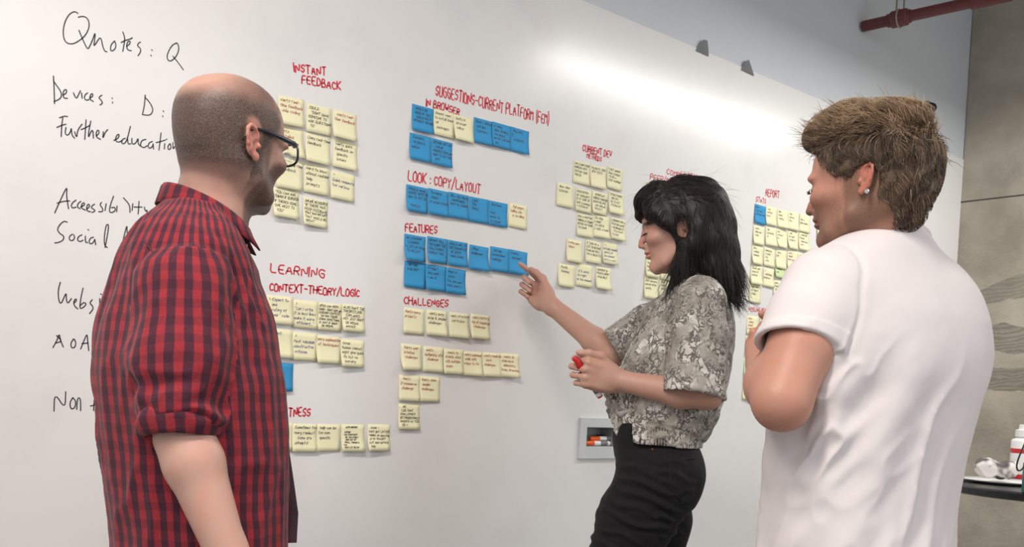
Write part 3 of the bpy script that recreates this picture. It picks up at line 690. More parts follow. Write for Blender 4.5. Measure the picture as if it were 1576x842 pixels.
def head_prims(M, wide=1.0, jaw=1.0, nose=1.0, brow=1.0, lips=1.0, ear=1.0, both_ears=True, flare=0.42):
    pr = [(skull(wide, jaw), 'u', 0.0)]
    for s in (-1, 1):
        pr += [(Ball((.084, s*.028, .0285), (.014*brow, .026, .009)), 'u', .014), (Ball((.063, s*.045*wide, -.010), (.022, .019, .016)), 'u', .022),
               (Chain([(.004, s*.056*wide*jaw, -.050), (.040, s*.044*jaw, -.074), (.068, s*.016, -.087)], (.015, .014, .011), .01), 'u', .02)]
    for s in (-1, 1):
        pr += [(Ball((.104, s*.031, .010), (.016, .021, .0125)), 's', .012), (Ball((.0785, s*.031, .008), .0128), 'u', .004)]
    n = nose
    pr += [(Chain([(.0895, 0, .029), (.0955, 0, .010), (.1005+.002*n, 0, -.008), (.1025+.004*n, 0, -.0195)], (.0075, .0066, .0070, .0080*n), .006), 'u', .008)]
    for s in (-1, 1): pr += [(Ball((.0975, s*.0110*n, -.0225), (.0085, .0062, .006)), 'u', .006), (Ball((.1015, s*.0062, -.0285), (.003, .0025, .002)), 's', .002)]
    pr += [(Ball((.0882, 0, -.0410), (.0085*lips, .0215, .0048)), 'u', .005), (Ball((.0860, 0, -.0512), (.0085*lips, .0185, .0056)), 'u', .004), (Ball((.0968, 0, -.0460), (.005, .022, .0008)), 's', .002),
           (Ball((.0845, 0, -.0315), (.0100, .019, .009)), 'u', .010), (Ball((.0715, 0, -.0795), (.0140, .020, .012)), 'u', .016)]
    for s in (-1, 1): pr += ear_prims(s, flare, ear)
    return Group(pr, M, pad=0.004)
def hand_group(M, fingers, thumb, size=1.0, r=1.0, wrist=True):
    """hand in its own frame: x to the fingertips, y to the thumb side, z out of the back of the hand.
    fingers: four (spread, bend, bend, bend) in degrees from index to little; thumb: three direction vectors"""
    BASE = [(.088, .029, .001), (.092, .0095, .003), (.088, -.0105, .002), (.080, -.0285, -.002)]
    LEN = [(.043, .025, .021), (.047, .029, .022), (.043, .027, .022), (.034, .020, .019)]
    RAD = [(.0094, .0085, .0078, .0066), (.0096, .0087, .008, .0068), (.0092, .0083, .0076, .0065), (.0082, .0074, .0068, .0058)]
    pr = [(RBox((.048, 0, 0), (.046, .036, .0125), .0115), 'u', 0), (Ball((.034, .024, -.011), (.032, .015, .014)), 'u', .014), (Ball((.040, -.026, -.009), (.036, .013, .013)), 'u', .014),
          (Chain([(-.03, 0, -.001), (.02, 0, -.001)], (.0265, .0285), 0, (V3(0, 0, 1), 0.72)), 'u', .016)]
    nails = []; tips = []
    for (sp, *bend), b, ln, rd in zip(fingers, BASE, LEN, RAD):
        p = V3(*b); ch = [p]; a = 0.0; s = math.radians(sp)
        for L, bd in zip(ln, bend):
            a += math.radians(bd); dirv = V3(math.cos(a)*math.cos(s), math.sin(s)*math.cos(a), -math.sin(a)); p = p+dirv*L; ch.append(p)
        ch2 = [V3(*b)-V3(.02, 0, 0)]+ch
        pr.append((Chain(ch2, np.array((rd[0],)+rd)*r, .003), 'u', .0045)); pr.append((Ball(ch[0]+V3(0, 0, .004), .0075*r), 'u', .006))
        up = np.cross(dirv, V3(0, 1, 0)); up = -up/np.linalg.norm(up); up = up if (up @ V3(0, 0, 1)*math.cos(a)+up @ V3(1, 0, 0)*math.sin(a)) > 0 else -up
        nails.append((ch[-1]-dirv*.004+up*rd[-1]*r, up)); tips.append(ch[-1])
    p = V3(.020, .026, -.008); ch = [p]
    for L, d_ in zip((.042, .033, .027), thumb):
        d_ = V3(*d_); d_ /= np.linalg.norm(d_); p = p+d_*L; ch.append(p)
    pr.append((Chain(ch, np.array((.0145, .0118, .0102, .0082))*r, .006), 'u', .009)); tips.append(ch[-1])
    up = np.cross(d_, np.cross(V3(0, .6, .8), d_)); up /= np.linalg.norm(up); nails.append((ch[-1]-d_*.004+up*.0085*r, up))
    S = np.eye(4); S[:3, :3] *= size
    M = np.array(M) @ S
    g = Group(pr, M, pad=0.004); g.nails = [(to_world(M, [c])[0], M[:3, :3] @ u/np.linalg.norm(M[:3, :3] @ u)) for c, u in nails]; g.tips = [to_world(M, [t])[0] for t in tips]
    return g
def frame(o, x, y_hint):
    """matrix at o with x axis along x and y near y_hint (right-handed)"""
    x = np.array(x, float); x /= np.linalg.norm(x); y = np.array(y_hint, float); y = y-x*(x @ y); y /= np.linalg.norm(y)
    M = np.eye(4); M[:3, 0], M[:3, 1], M[:3, 2], M[:3, 3] = x, y, np.cross(x, y), o; return M
def mirror_z(M): M = M.copy(); M[:3, 2] *= -1; return M

# ------------------------------------------------------------------ hair
def groom(V, N, mask, flow, count, length, steps, lift, width, seed, clump=0.5, jit=0.25, sag=0.0, keep=None):
    """thin ribbons (three-sided tubes) rooted on a surface, combed along flow(P)"""
    rng = np.random.default_rng(seed)
    pr = mask/mask.sum(); I = rng.choice(len(V), count, p=pr)
    P = V[I]+rng.normal(0, .0012, (count, 3)); Nn = N[I]
    L = (length(P) if callable(length) else np.full(count, length))*rng.uniform(.6, 1.15, count)
    C = np.stack([noise3(P*110+k*31, seed+k) for k in range(3)], 1)-0.5
    J = rng.normal(0, 1, (count, 3))*jit
    lf = (lift(P) if callable(lift) else np.full(count, lift))*rng.uniform(.5, 1.5, count)
    pts = [P-Nn*.002]; p = P
    for s in range(steps):
        D = flow(p); D = D-Nn*(D*Nn).sum(1, keepdims=True)*(0.75)
        D = D/(np.linalg.norm(D, axis=1, keepdims=True)+1e-9)
        d = D+C*clump*2+J*(0.4+0.6*s/steps)+Nn*lf[:, None]*(1.0 if s < steps*0.6 else 0.4); d[:, 2] -= sag*s/steps
        d /= np.linalg.norm(d, axis=1, keepdims=True); p = p+d*(L/steps)[:, None]
        if keep is not None: p = keep(p)
        pts.append(p)
    K = np.stack(pts, 1); n = K.shape[1]
    T = np.gradient(K, axis=1); T /= np.linalg.norm(T, axis=2, keepdims=True)+1e-12
    A = np.cross(T, Nn[:, None, :]); A /= np.linalg.norm(A, axis=2, keepdims=True)+1e-9; B = np.cross(T, A)
    w = width*(1-0.75*np.linspace(0, 1, n)**2)[None, :, None]*rng.uniform(.7, 1.3, (count, 1, 1))
    ring = np.stack([K+(A*math.cos(2*PI*j/3)+B*math.sin(2*PI*j/3))*w for j in range(3)], 2)     # count, n, 3, 3
    VV = ring.reshape(-1, 3); base = (np.arange(count)*n*3)[:, None, None]+(np.arange(n-1)*3)[None, :, None]
    j = np.arange(3)[None, None, :]; j2 = (j+1) % 3
    Q = np.stack([base+j, base+j2, base+3+j2, base+3+j], -1).reshape(-1, 4)
    tone = np.repeat(np.clip(rng.normal(.5, .22, count)+C[:, 0]*0.6, 0, 1), n*3)
    return VV, Q, tone
def hug(g, p, lo, hi):
    """pull points to between lo and hi from a surface"""
    d = g.d(p); e = .002; G = np.stack([g.d(p+np.eye(3)[k]*e)-d for k in range(3)], 1); G /= np.linalg.norm(G, axis=1, keepdims=True)+1e-9
    return p-G*(d-np.clip(d, lo, hi))[:, None]
def hair_mat(name, dark, mid, light, rough=0.42):
    m, nt, p = new_mat(name); N, L = nt.nodes, nt.links
    a = N.new('ShaderNodeAttribute'); a.attribute_name = 'tone'
    tc = N.new('ShaderNodeTexCoord'); nz = N.new('ShaderNodeTexNoise'); nz.inputs['Scale'].default_value = 240; nz.inputs['Detail'].default_value = 3; L.new(tc.outputs['Object'], nz.inputs['Vector'])
    ad = N.new('ShaderNodeMath'); ad.operation = 'MULTIPLY_ADD'; ad.inputs[1].default_value = 0.5; L.new(nz.outputs['Fac'], ad.inputs[0])
    sb = N.new('ShaderNodeMath'); sb.operation = 'SUBTRACT'; sb.inputs[1].default_value = 0.25; L.new(a.outputs['Fac'], sb.inputs[0]); L.new(sb.outputs[0], ad.inputs[2])
    cr = N.new('ShaderNodeValToRGB'); e = cr.color_ramp.elements; e[0].color = (*dark, 1); e[1].color = (*light, 1); e[0].position = .1; e[1].position = .95
    k = e.new(.5); k.color = (*mid, 1)
    L.new(ad.outputs[0], cr.inputs[0]); L.new(cr.outputs[0], p.inputs['Base Color']); p.inputs['Roughness'].default_value = rough; p.inputs['Specular IOR Level'].default_value = 0.4
    return m
def skin_mat(name, base, ruddy, stubble, stub_dark=0.7):
    m, nt, p = new_mat(name); N, L = nt.nodes, nt.links
    tc = N.new('ShaderNodeTexCoord')
    def att(k):
        a = N.new('ShaderNodeAttribute'); a.attribute_name = k; return a.outputs['Fac']
    def nz(sc, det, ro=.5):
        n = N.new('ShaderNodeTexNoise'); n.inputs['Scale'].default_value = sc; n.inputs['Detail'].default_value = det; n.inputs['Roughness'].default_value = ro; L.new(tc.outputs['Object'], n.inputs['Vector']); return n.outputs['Fac']
    def mix(f, a, b):
        n = N.new('ShaderNodeMix'); n.data_type = 'RGBA'
        for s, v in ((0, f), (6, a), (7, b)):
            if isinstance(v, tuple): n.inputs[s].default_value = (*v, 1)
            elif isinstance(v, float): n.inputs[s].default_value = v
            else: L.new(v, n.inputs[s])
        return n.outputs[2]
    def mul(a, b):
        n = N.new('ShaderNodeMath'); n.operation = 'MULTIPLY'; n.use_clamp = True
        for i, v in enumerate((a, b)):
            if isinstance(v, float): n.inputs[i].default_value = v
            else: L.new(v, n.inputs[i])
        return n.outputs[0]
    def mr(v, a, b, c=0.0, d=1.0):
        n = N.new('ShaderNodeMapRange'); n.inputs[1].default_value = a; n.inputs[2].default_value = b; n.inputs[3].default_value = c; n.inputs[4].default_value = d; L.new(v, n.inputs[0]); return n.outputs[0]
    col = mix(mr(nz(30, 4), .35, .7), base, tuple(c*f for c, f in zip(base, (1.05, .93, .90))))
    col = mix(mul(att('ruddy'), .65), col, ruddy)
    col = mix(att('lip'), col, tuple(c*f for c, f in zip(ruddy, (.95, .72, .74))))
    col = mix(mul(att('nail'), .6), col, tuple(min(1, c*1.15) for c in base))
    f = mul(att('stubble'), mr(nz(560, 2, .7), .25, .60, .62, 1.1))
    col = mix(mul(f, stub_dark), col, stubble)
    col = mix(att('dark'), col, (.018, .013, .011))
    col = mix(att('white'), col, (.62, .58, .56))
    L.new(col, p.inputs['Base Color'])
    p.inputs['Roughness'].default_value = 0.48; p.inputs['Specular IOR Level'].default_value = 0.4
    p.inputs['Subsurface Weight'].default_value = 0.12; p.inputs['Subsurface Radius'].default_value = (.012, .005, .003); p.inputs['Subsurface Scale'].default_value = 0.5
    b = N.new('ShaderNodeBump'); b.inputs['Strength'].default_value = .22; b.inputs['Distance'].default_value = .0012; L.new(nz(420, 4), b.inputs['Height']); L.new(b.outputs['Normal'], p.inputs['Normal'])
    return m
def face_masks(M, V):
    Pl = to_local(M, V); x, y, z = Pl.T; ay = np.abs(y)
    near = (np.abs(x) < .15) & (ay < .11) & (np.abs(z) < .16)
    lip = near*np.clip(1-np.sqrt(((x-.089)/.012)**2+(y/.0225)**2+((z+.0462)/.0092)**2), 0, 1)
    lip = sstep(.0, .35, lip)
    ruddy = near*(np.exp(-((x-.110)**2+y*y+(z+.020)**2)/.016**2)+.6*np.exp(-((x-.08)**2+(ay-.045)**2+(z+.015)**2)/.026**2)+.6*((ay > .0785) & (((x+.030)/.022)**2+((z-.004)/.034)**2 < 1)))
    return Pl, near, lip, np.clip(ruddy, 0, 1)
def nail_mask(V, N, hands):
    m = np.zeros(len(V))
    for g in hands:
        for c, u in g.nails: m = np.maximum(m, (np.linalg.norm(V-c, axis=1) < .0062)*((N @ u) > .45))
    return m
def spans(rows, depth, heading, ratio, n=2.4, shift=0.0, k=1.0):
    """torso sections from left/right outlines (uL, uR, v[, ratio[, depth]]) seen at a depth; ratio = half width / half depth of the body"""
    out = []; fx = V3(math.cos(heading), math.sin(heading), 0)
    for row in rows:
        ray = (at((row[0]+row[1])/2, row[2], 1)-EYE)[:2]; ray /= np.linalg.norm(ray); lat = V3(ray[1], -ray[0], 0); c = abs(fx @ lat); s = math.sqrt(max(0, 1-c*c))
        uL, uR, v = row[:3]; r = row[3] if len(row) > 3 and row[3] else ratio; dp = row[4] if len(row) > 4 else depth
        a, b = at(uL, v, dp), at(uR, v, dp); m = (a+b)/2; e = np.linalg.norm((b-a)[:2])/2*k
        A = e/math.sqrt(c*c+(r*s)**2); out.append((m[2], m[0]+fx[0]*shift, m[1]+fx[1]*shift, A, A, A*r, n))
    return out

# ------------------------------------------------------------------ people
HR = YAW-PI/2                     # compass bearing of the picture's right
rad = math.radians
def dirs(h): return V3(math.cos(h), math.sin(h), 0), V3(-math.sin(h), math.cos(h), 0)     # forward, left
def set_uv(o, fn):
    me = o.data; nl = len(me.loops); vi = np.empty(nl, dtype=np.int32); me.loops.foreach_get('vertex_index', vi)
    co = np.empty(len(me.vertices)*3, dtype=np.float32); me.vertices.foreach_get('co', co); co = co.reshape(-1, 3).astype(float)
    uv = fn(co, vi.reshape(-1, 4)); l = me.uv_layers.new(name='UVMap'); l.data.foreach_set('uv', uv.astype(np.float32).reshape(-1))
def unwrap(a, per):                # make the four corners of each face agree across an angular seam
    d = a-a[:, :1]; return a-per*np.round(d/per)
def cloth(name, prims, h, mat, parent, fine=(), disp=None, attrs=None, it=1, pad=0.012, box=None):
    V, Q = surface(prims, h, fine, pad, box=box); V, Q = biggest(V, Q); V = relax(V, Q, it)
    if disp is not None:
        N = normals(V, Q); V = V+N*disp(V, N)[:, None]; V = relax(V, Q, 1, .3)
    return np_mesh(name, V, Q, mat, parent, attrs(V) if attrs else None)
def wpar(o, parent): o.parent = parent; return o
def shoe_prims(c, fwd, size=1.0):
    c = np.array(c, float); l = np.cross([0, 0, 1], fwd); rot = np.stack([fwd, l, V3(0, 0, 1)], 1)
    return [(RBox(c+fwd*.055+V3(0, 0, .018), (.145*size, .046, .018), .015, rot), 'u', 0), (Chain([c+fwd*.15*size+V3(0, 0, .042), c+fwd*.03+V3(0, 0, .075), c+V3(0, 0, .10)], (.036, .043, .045), .01), 'u', .03),
            (Ball(c-fwd*.055+V3(0, 0, .045), .042), 'u', .03), (Half(c, V3(0, 0, -1)), 'i', 0)]
def denim_mat(name, col):
    m, nt, p = new_mat(name); N, L = nt.nodes, nt.links
    tc = N.new('ShaderNodeTexCoord'); nz = N.new('ShaderNodeTexNoise'); nz.inputs['Scale'].default_value = 90; nz.inputs['Detail'].default_value = 5; L.new(tc.outputs['Object'], nz.inputs['Vector'])
    cr = N.new('ShaderNodeValToRGB'); e = cr.color_ramp.elements; e[0].color = (*[c*.7 for c in col], 1); e[1].color = (*[c*1.5 for c in col], 1); L.new(nz.outputs['Fac'], cr.inputs[0]); L.new(cr.outputs[0], p.inputs['Base Color'])
    p.inputs['Roughness'].default_value = .85; p.inputs['Specular IOR Level'].default_value = .25; p.inputs['Sheen Weight'].default_value = .03
    b = N.new('ShaderNodeBump'); b.inputs['Strength'].default_value = .25; b.inputs['Distance'].default_value = .001; L.new(nz.outputs['Fac'], b.inputs['Height']); L.new(b.outputs['Normal'], p.inputs['Normal'])
    return m
def plaid_mat(name, flip=False):
    m, nt, p = new_mat(name); N, L = nt.nodes, nt.links
    uv = N.new('ShaderNodeUVMap'); uv.uv_map = 'UVMap'; tc = N.new('ShaderNodeTexCoord')
    wob = N.new('ShaderNodeTexNoise'); wob.inputs['Scale'].default_value = 14; wob.inputs['Detail'].default_value = 2; L.new(tc.outputs['Object'], wob.inputs['Vector'])
    sx = N.new('ShaderNodeSeparateXYZ'); L.new(uv.outputs[0], sx.inputs[0])
    def M(op, a, b=None, c=None):
        n = N.new('ShaderNodeMath'); n.operation = op
        for i, v in enumerate((a, b, c)):
            if v is None: continue
            if isinstance(v, (int, float)): n.inputs[i].default_value = v
            else: L.new(v, n.inputs[i])
        return n.outputs[0]
    def stripes(s, per, w):
        s = M('ADD', s, M('MULTIPLY', M('SUBTRACT', wob.outputs['Fac'], .5), .010))
        t = M('ABSOLUTE', M('SUBTRACT', M('FRACT', M('DIVIDE', s, per)), .5))     # 0 mid .. .5
        n = N.new('ShaderNodeMapRange'); n.interpolation_type = 'SMOOTHSTEP'; n.inputs[1].default_value = w-.05; n.inputs[2].default_value = w+.05; n.inputs[3].default_value = 1; n.inputs[4].default_value = 0
        L.new(t, n.inputs[0]); return n.outputs[0]
    v_, h_ = stripes(sx.outputs[0], .0262, .26), stripes(sx.outputs[1], .0290, .25)
    def mix(f, a, b):
        n = N.new('ShaderNodeMix'); n.data_type = 'RGBA'
        for s, v in ((0, f), (6, a), (7, b)):
            if isinstance(v, tuple): n.inputs[s].default_value = (*v, 1)
            else: L.new(v, n.inputs[s])
        return n.outputs[2]
    red, mid, drk, nav = srgb(142, 41, 49), srgb(122, 38, 47), srgb(76, 34, 47), srgb(63, 30, 43)
    col = mix(v_, mix(h_, red, mid), mix(h_, drk, nav))
    th = N.new('ShaderNodeTexNoise'); th.inputs['Scale'].default_value = 380; th.inputs['Detail'].default_value = 3; L.new(tc.outputs['Object'], th.inputs['Vector'])
    hs = N.new('ShaderNodeHueSaturation'); L.new(col, hs.inputs['Color']); mr = N.new('ShaderNodeMapRange'); mr.inputs[3].default_value = .72; mr.inputs[4].default_value = 1.28; L.new(th.outputs['Fac'], mr.inputs[0]); L.new(mr.outputs[0], hs.inputs['Value'])
    L.new(hs.outputs[0], p.inputs['Base Color']); p.inputs['Roughness'].default_value = .85; p.inputs['Specular IOR Level'].default_value = .2; p.inputs['Sheen Weight'].default_value = .08
    b = N.new('ShaderNodeBump'); b.inputs['Strength'].default_value = .2; b.inputs['Distance'].default_value = .0012; L.new(th.outputs['Fac'], b.inputs['Height']); L.new(b.outputs['Normal'], p.inputs['Normal'])
    return m
def snake_mat(name):
    m, nt, p = new_mat(name); N, L = nt.nodes, nt.links
    tc = N.new('ShaderNodeTexCoord')
    nz = N.new('ShaderNodeTexNoise'); nz.inputs['Scale'].default_value = 22; nz.inputs['Detail'].default_value = 4; L.new(tc.outputs['Object'], nz.inputs['Vector'])
    mx = N.new('ShaderNodeMix'); mx.data_type = 'RGBA'; mx.blend_type = 'LINEAR_LIGHT'; mx.inputs[0].default_value = .07; L.new(tc.outputs['Object'], mx.inputs[6]); L.new(nz.outputs['Color'], mx.inputs[7])
    mp = N.new('ShaderNodeMapping'); mp.inputs['Scale'].default_value = (1, 1, .42); L.new(mx.outputs[2], mp.inputs[0])
    def vor(sc, feat):
        v = N.new('ShaderNodeTexVoronoi'); v.feature = feat; v.inputs['Scale'].default_value = sc; L.new(mp.outputs[0], v.inputs['Vector']); return v
    def mr(v, a, b, c, d):
        n = N.new('ShaderNodeMapRange'); n.interpolation_type = 'SMOOTHSTEP'; n.inputs[1].default_value = a; n.inputs[2].default_value = b; n.inputs[3].default_value = c; n.inputs[4].default_value = d; L.new(v, n.inputs[0]); return n.outputs[0]
    def M(op, a, b):
        n = N.new('ShaderNodeMath'); n.operation = op; n.use_clamp = True
        for i, v in enumerate((a, b)):
            if isinstance(v, (int, float)): n.inputs[i].default_value = v
            else: L.new(v, n.inputs[i])
        return n.outputs[0]
    def mix(f, a, b):
        n = N.new('ShaderNodeMix'); n.data_type = 'RGBA'
        for s, v in ((0, f), (6, a), (7, b)):
            if isinstance(v, tuple): n.inputs[s].default_value = (*v, 1)
            else: L.new(v, n.inputs[s])
        return n.outputs[2]
    big, small = vor(44, 'DISTANCE_TO_EDGE'), vor(130, 'DISTANCE_TO_EDGE')
    big2 = vor(44, 'F1')
    z = N.new('ShaderNodeTexNoise'); z.inputs['Scale'].default_value = 9; z.inputs['Detail'].default_value = 3; L.new(tc.outputs['Object'], z.inputs['Vector'])
    z2 = N.new('ShaderNodeTexNoise'); z2.inputs['Scale'].default_value = 26; z2.inputs['Detail'].default_value = 5; L.new(tc.outputs['Object'], z2.inputs['Vector'])
    base = mix(mr(z2.outputs['Fac'], .36, .66, 0, 1), srgb(166, 160, 151), srgb(216, 211, 203))
    base = mix(M('MULTIPLY', mr(big2.outputs['Distance'], .25, .75, 1, 0), mr(z.outputs['Fac'], .38, .58, .0, .85)), base, srgb(134, 127, 118))
    edge = M('MULTIPLY', mr(big.outputs['Distance'], .03, .17, 1, 0), mr(z2.outputs['Fac'], .36, .54, .05, 1))
    col = mix(M('MULTIPLY', edge, .85), base, srgb(54, 48, 42))
    dots = M('MULTIPLY', mr(small.outputs['Distance'], .03, .14, 1, 0), mr(z.outputs['Fac'], .40, .56, 0, .9))
    col = mix(M('MULTIPLY', dots, mr(nz.outputs['Fac'], .42, .6, 0, 1)), col, srgb(74, 66, 58))
    L.new(col, p.inputs['Base Color']); p.inputs['Roughness'].default_value = .7; p.inputs['Specular IOR Level'].default_value = .3
    return m
M_STUD = plain('polished_metal', (.62, .62, .64), .25, 1.0)
M_LEATHER = plain('dark_leather', srgb(44, 36, 32), .5, noise=.2, scale=60)

def trousers_and_shoes(o, hipc, fwd, left, zhip, mat, bodyprims, rl=.085):
    """legs down to the floor for a standing figure; returns trouser prims and shoe centres"""
    pr = [(Ball(V3(hipc[0], hipc[1], zhip), (.105, .150, .11), np.stack([fwd, left, V3(0, 0, 1)], 1)), 'u', 0)]; feet = []
    for s in (-1, 1):
        h = V3(hipc[0], hipc[1], 0)+left*s*.085
        pr.append((Chain([h+V3(0, 0, zhip-.04), h+left*s*.02+fwd*.015+V3(0, 0, .48), h+left*s*.035+V3(0, 0, .075)], (rl+.012, .068, .062), .01), 'u', .03))
        bodyprims.append((Chain([h+V3(0, 0, zhip-.04), h+left*s*.02+fwd*.015+V3(0, 0, .48), h+left*s*.035+V3(0, 0, .09), h+left*s*.035+fwd*.10+V3(0, 0, .045)], (rl-.012, .052, .04, .03), .01), 'u', .03))
        feet.append(h+left*s*.035)
    return pr, feet

# ---- the bald man in the checked shirt, seen from behind his right shoulder
def checked_shirt_man():
    ZT_, hT, hH = 1.70, HR+rad(20), HR+rad(62)
    fwd, left = dirs(hT)
    skin = skin_mat('man_skin', srgb(184, 146, 130), srgb(196, 120, 104), srgb(54, 47, 43), .96)
    HM = head_frame(at(356, 235, 1.74), hH, rad(0), rad(0), 1.015)
    sh = at(290, 448, ZT_)
    JR = at(285, 446, 1.53); JL = JR+left*.37
    elb, wri = at(283, 672, 1.49), at(352, 858, 1.47)
    rows = spans([(180, 436, 985), (176, 440, 905), (178, 440, 842), (168, 441, 741), (158, 441, 655), (152, 437, 594), (153, 428, 545), (160, 420, 502), (170, 411, 467), (179, 398, 431), (190, 388, 402, 1.7), (202, 378, 378, 1.85), (217, 368, 356, 1.8), (236, 356, 337, 1.5), (252, 345, 318, 1.15)], ZT_, hT, 1.45, 2.3, 0, .965)
    torso = Loft(rows, hT)
    arm_r = Chain([JR+V3(0, 0, -.01), at(281, 555, 1.50), at(281, 640, 1.49)], (.072, .068, .061), .02)
    lelb = JL+V3(0, 0, -.29)+left*.04; lwri = lelb+V3(0, 0, -.24)+fwd*.10
    arm_l = Chain([JL, JL+V3(0, 0, -.15)+left*.02, lelb+V3(0, 0, .02)], (.070, .062, .055), .02)
    cutc, cutn = at(277, 654, 1.49), at(283, 672, 1.49)-at(277, 560, 1.49)
    ax_ = cutn/np.linalg.norm(cutn)
    sleeve = Group([(arm_r, 'u', 0), (Half(cutc, -ax_), 's', .003) if False else (Half(cutc, ax_), 'i', .004), (Chain([cutc-ax_*.09, cutc+ax_*.05], (.050, .050), 0), 's', .006)])
    shp = [(torso, 'u', 0), (Chain([JR+V3(0, 0, .012)-left*-.02, sh+V3(0, 0, .055), JL+V3(0, 0, .012)], (.060, .058, .060), .02), 'u', .05), (sleeve, 'u', .024), (arm_l, 'u', .030)]
    plaid = plaid_mat('checked_shirt_cloth')
    # body
    neck0 = at(322, 345, 1.735)
    bp = [(head_prims(HM, 1.0, 1.04, 1.05, 1.1, 1.0, .84, flare=-.02), 'u', 0), (Chain([to_world(HM, [(-.028, 0, -.035)])[0], at(330, 300, 1.735), neck0, neck0-V3(0, 0, .06)], (.056, .059, .063, .07), .02), 'u', .028),
          (Loft(rows[1:-1], hT, -.02), 'u', .03), (Chain([JR, sh, JL], .045), 'u', .03), (Chain([JR, elb, elb+(wri-elb)*.22, wri], (.048, .0425, .0445, .030), .015), 'u', .02), (Chain([JL, lelb, lwri], (.046, .041, .029), .015), 'u', .02)]
    xR = wri-elb; hR = hand_group(frame(wri+xR/np.linalg.norm(xR)*.02, xR+V3(0, 0, -.05), fwd), [(6, 18, 22, 14), (0, 22, 26, 16), (-5, 26, 28, 18), (-10, 30, 30, 18)], [(.7, .6, -.35), (.85, .3, -.3), (.9, .1, -.3)], 1.05)
    xL = lwri-lelb; hL = hand_group(mirror_z(frame(lwri+xL/np.linalg.norm(xL)*.02, xL, fwd)), [(6, 18, 22, 14), (0, 22, 26, 16), (-5, 26, 28, 18), (-10, 30, 30, 18)], [(.7, .6, -.35), (.85, .3, -.3), (.9, .1, -.3)], 1.05)
    bp += [(hR, 'u', .015), (hL, 'u', .015)]
    hipc = at(305, 985, ZT_); zh = .90
    tp, feet = trousers_and_shoes(None, hipc, fwd, left, zh, None, bp)
    hb = HM[:3, 3]
    fine = [(hb-.165, hb+V3(.165, .165, .16), .0024)]
    V, Q = surface(bp, .007, fine); V, Q = biggest(V, Q); V = relax(V, Q, 1, .4); N = normals(V, Q)
    Pl, near, lip, ruddy = face_masks(HM, V); x, y, z = Pl.T; ay = np.abs(y); a = np.arctan2(ay, x)
    wob = (fbm(Pl*38, 3, 3)-.5)
    top = sstep(.062, .098, z+.035*wob)                                      # bald crown, thin strip at the front of it
    crown = np.exp(-((x+.062)**2+y*y)/.052**2)*sstep(.06, .10, z)
    frontb = sstep(.030, .058, x+.05*wob)*sstep(.03, .055, z)
    scalp = near*sstep(-.085, -.045, z+.02*wob)*sstep(.030, -.004, x-.75*np.maximum(z, 0)+.02*wob)*(1-.95*np.clip(crown*1.7, 0, 1))*(1-.95*frontb)*(1-.25*top)
    ear = near*sstep(.073, .0785, ay)*sstep(1.25, .95, np.sqrt(((x+.030)/.026)**2+((z-.004)/.040)**2))
    beard = near*sstep(.002, -.024, z+.35*np.maximum(.05-x, 0)+.02*wob)*sstep(-.010, .012, x+.01*wob)*(1-sstep(-.112, -.13, z)*.7)
    burns = near*sstep(-.016, -.002, x)*sstep(.034, .018, x)*.75
    stub = np.clip(np.maximum(np.maximum(scalp*.95, beard*.85), burns), 0, 1)*(1-ear)
    behind = near*(x < -.02)*(z < -.02); stub = stub*(1-.6*behind*sstep(-.02, -.06, z))
    brow = near*np.exp(-((x-.093)/.012)**2)*np.exp(-((z-.034)/.006)**2)*((ay > .012) & (ay < .05))
    body = np_mesh('person', V, Q, skin, None, {'stubble': stub, 'lip': lip*(1-beard*.3), 'ruddy': np.clip(ruddy+.5*ear, 0, 1), 'dark': np.clip(brow*1.4, 0, .85), 'white': np.zeros(len(V)), 'nail': nail_mask(V, N, [hR, hL])})
    tag(body, 'bald bearded person with glasses and red checked shirt, standing at the left with back turned', 'person')
    # shirt
    def disp(P, N):
        w = .007*folds(P, V3(.1, .1, 1), .050, 3.0, 5, 1.5)+.0035*(fbm(P*18, 9, 3)-.5)
        dz = arm_r.d(P); sl = sstep(.02, .0, dz)*sstep(at(280, 520, 1.5)[2], at(280, 620, 1.5)[2], P[:, 2])
        w = w+sl*.012*(folds(P, fwd+V3(0, 0, .25), .028, 3.2, 21, 1.3)-.5)
        arm = np.exp(-((P-at(340, 470, 1.58))**2).sum(1)/.11**2); w = w+arm*.013*(folds(P, V3(0, 0, 1)-fwd*.7, .032, 4, 33, 1.4)-.4)
        bk = np.exp(-((P-at(200, 520, 1.66))**2).sum(1)/.16**2); w = w+bk*.013*(folds(P, V3(0, 0, 1)+fwd*.25, .045, 4, 35, 1.4)-.4)
        seam = np.exp(-((np.abs(arm_r.d(P)-torso.d(P))/.006)**2))*(P[:, 2] > JR[2]-.03); w = w-seam*.003
        return w-.002
    rowA = np.array(rows)
    nb = at(322, 330, 1.73)
    hem = rows[0][0]+.004
    # open cuff, neck and hem
    pr = shp+[(Chain([nb-V3(0, 0, .0), nb+V3(0, 0, .10)], .064), 's', .01),
              (Half(V3(0, 0, hem), V3(0, 0, -1)), 'i', .004)]
    shirt = cloth('shirt', pr, .0050, plaid, body, disp=disp)
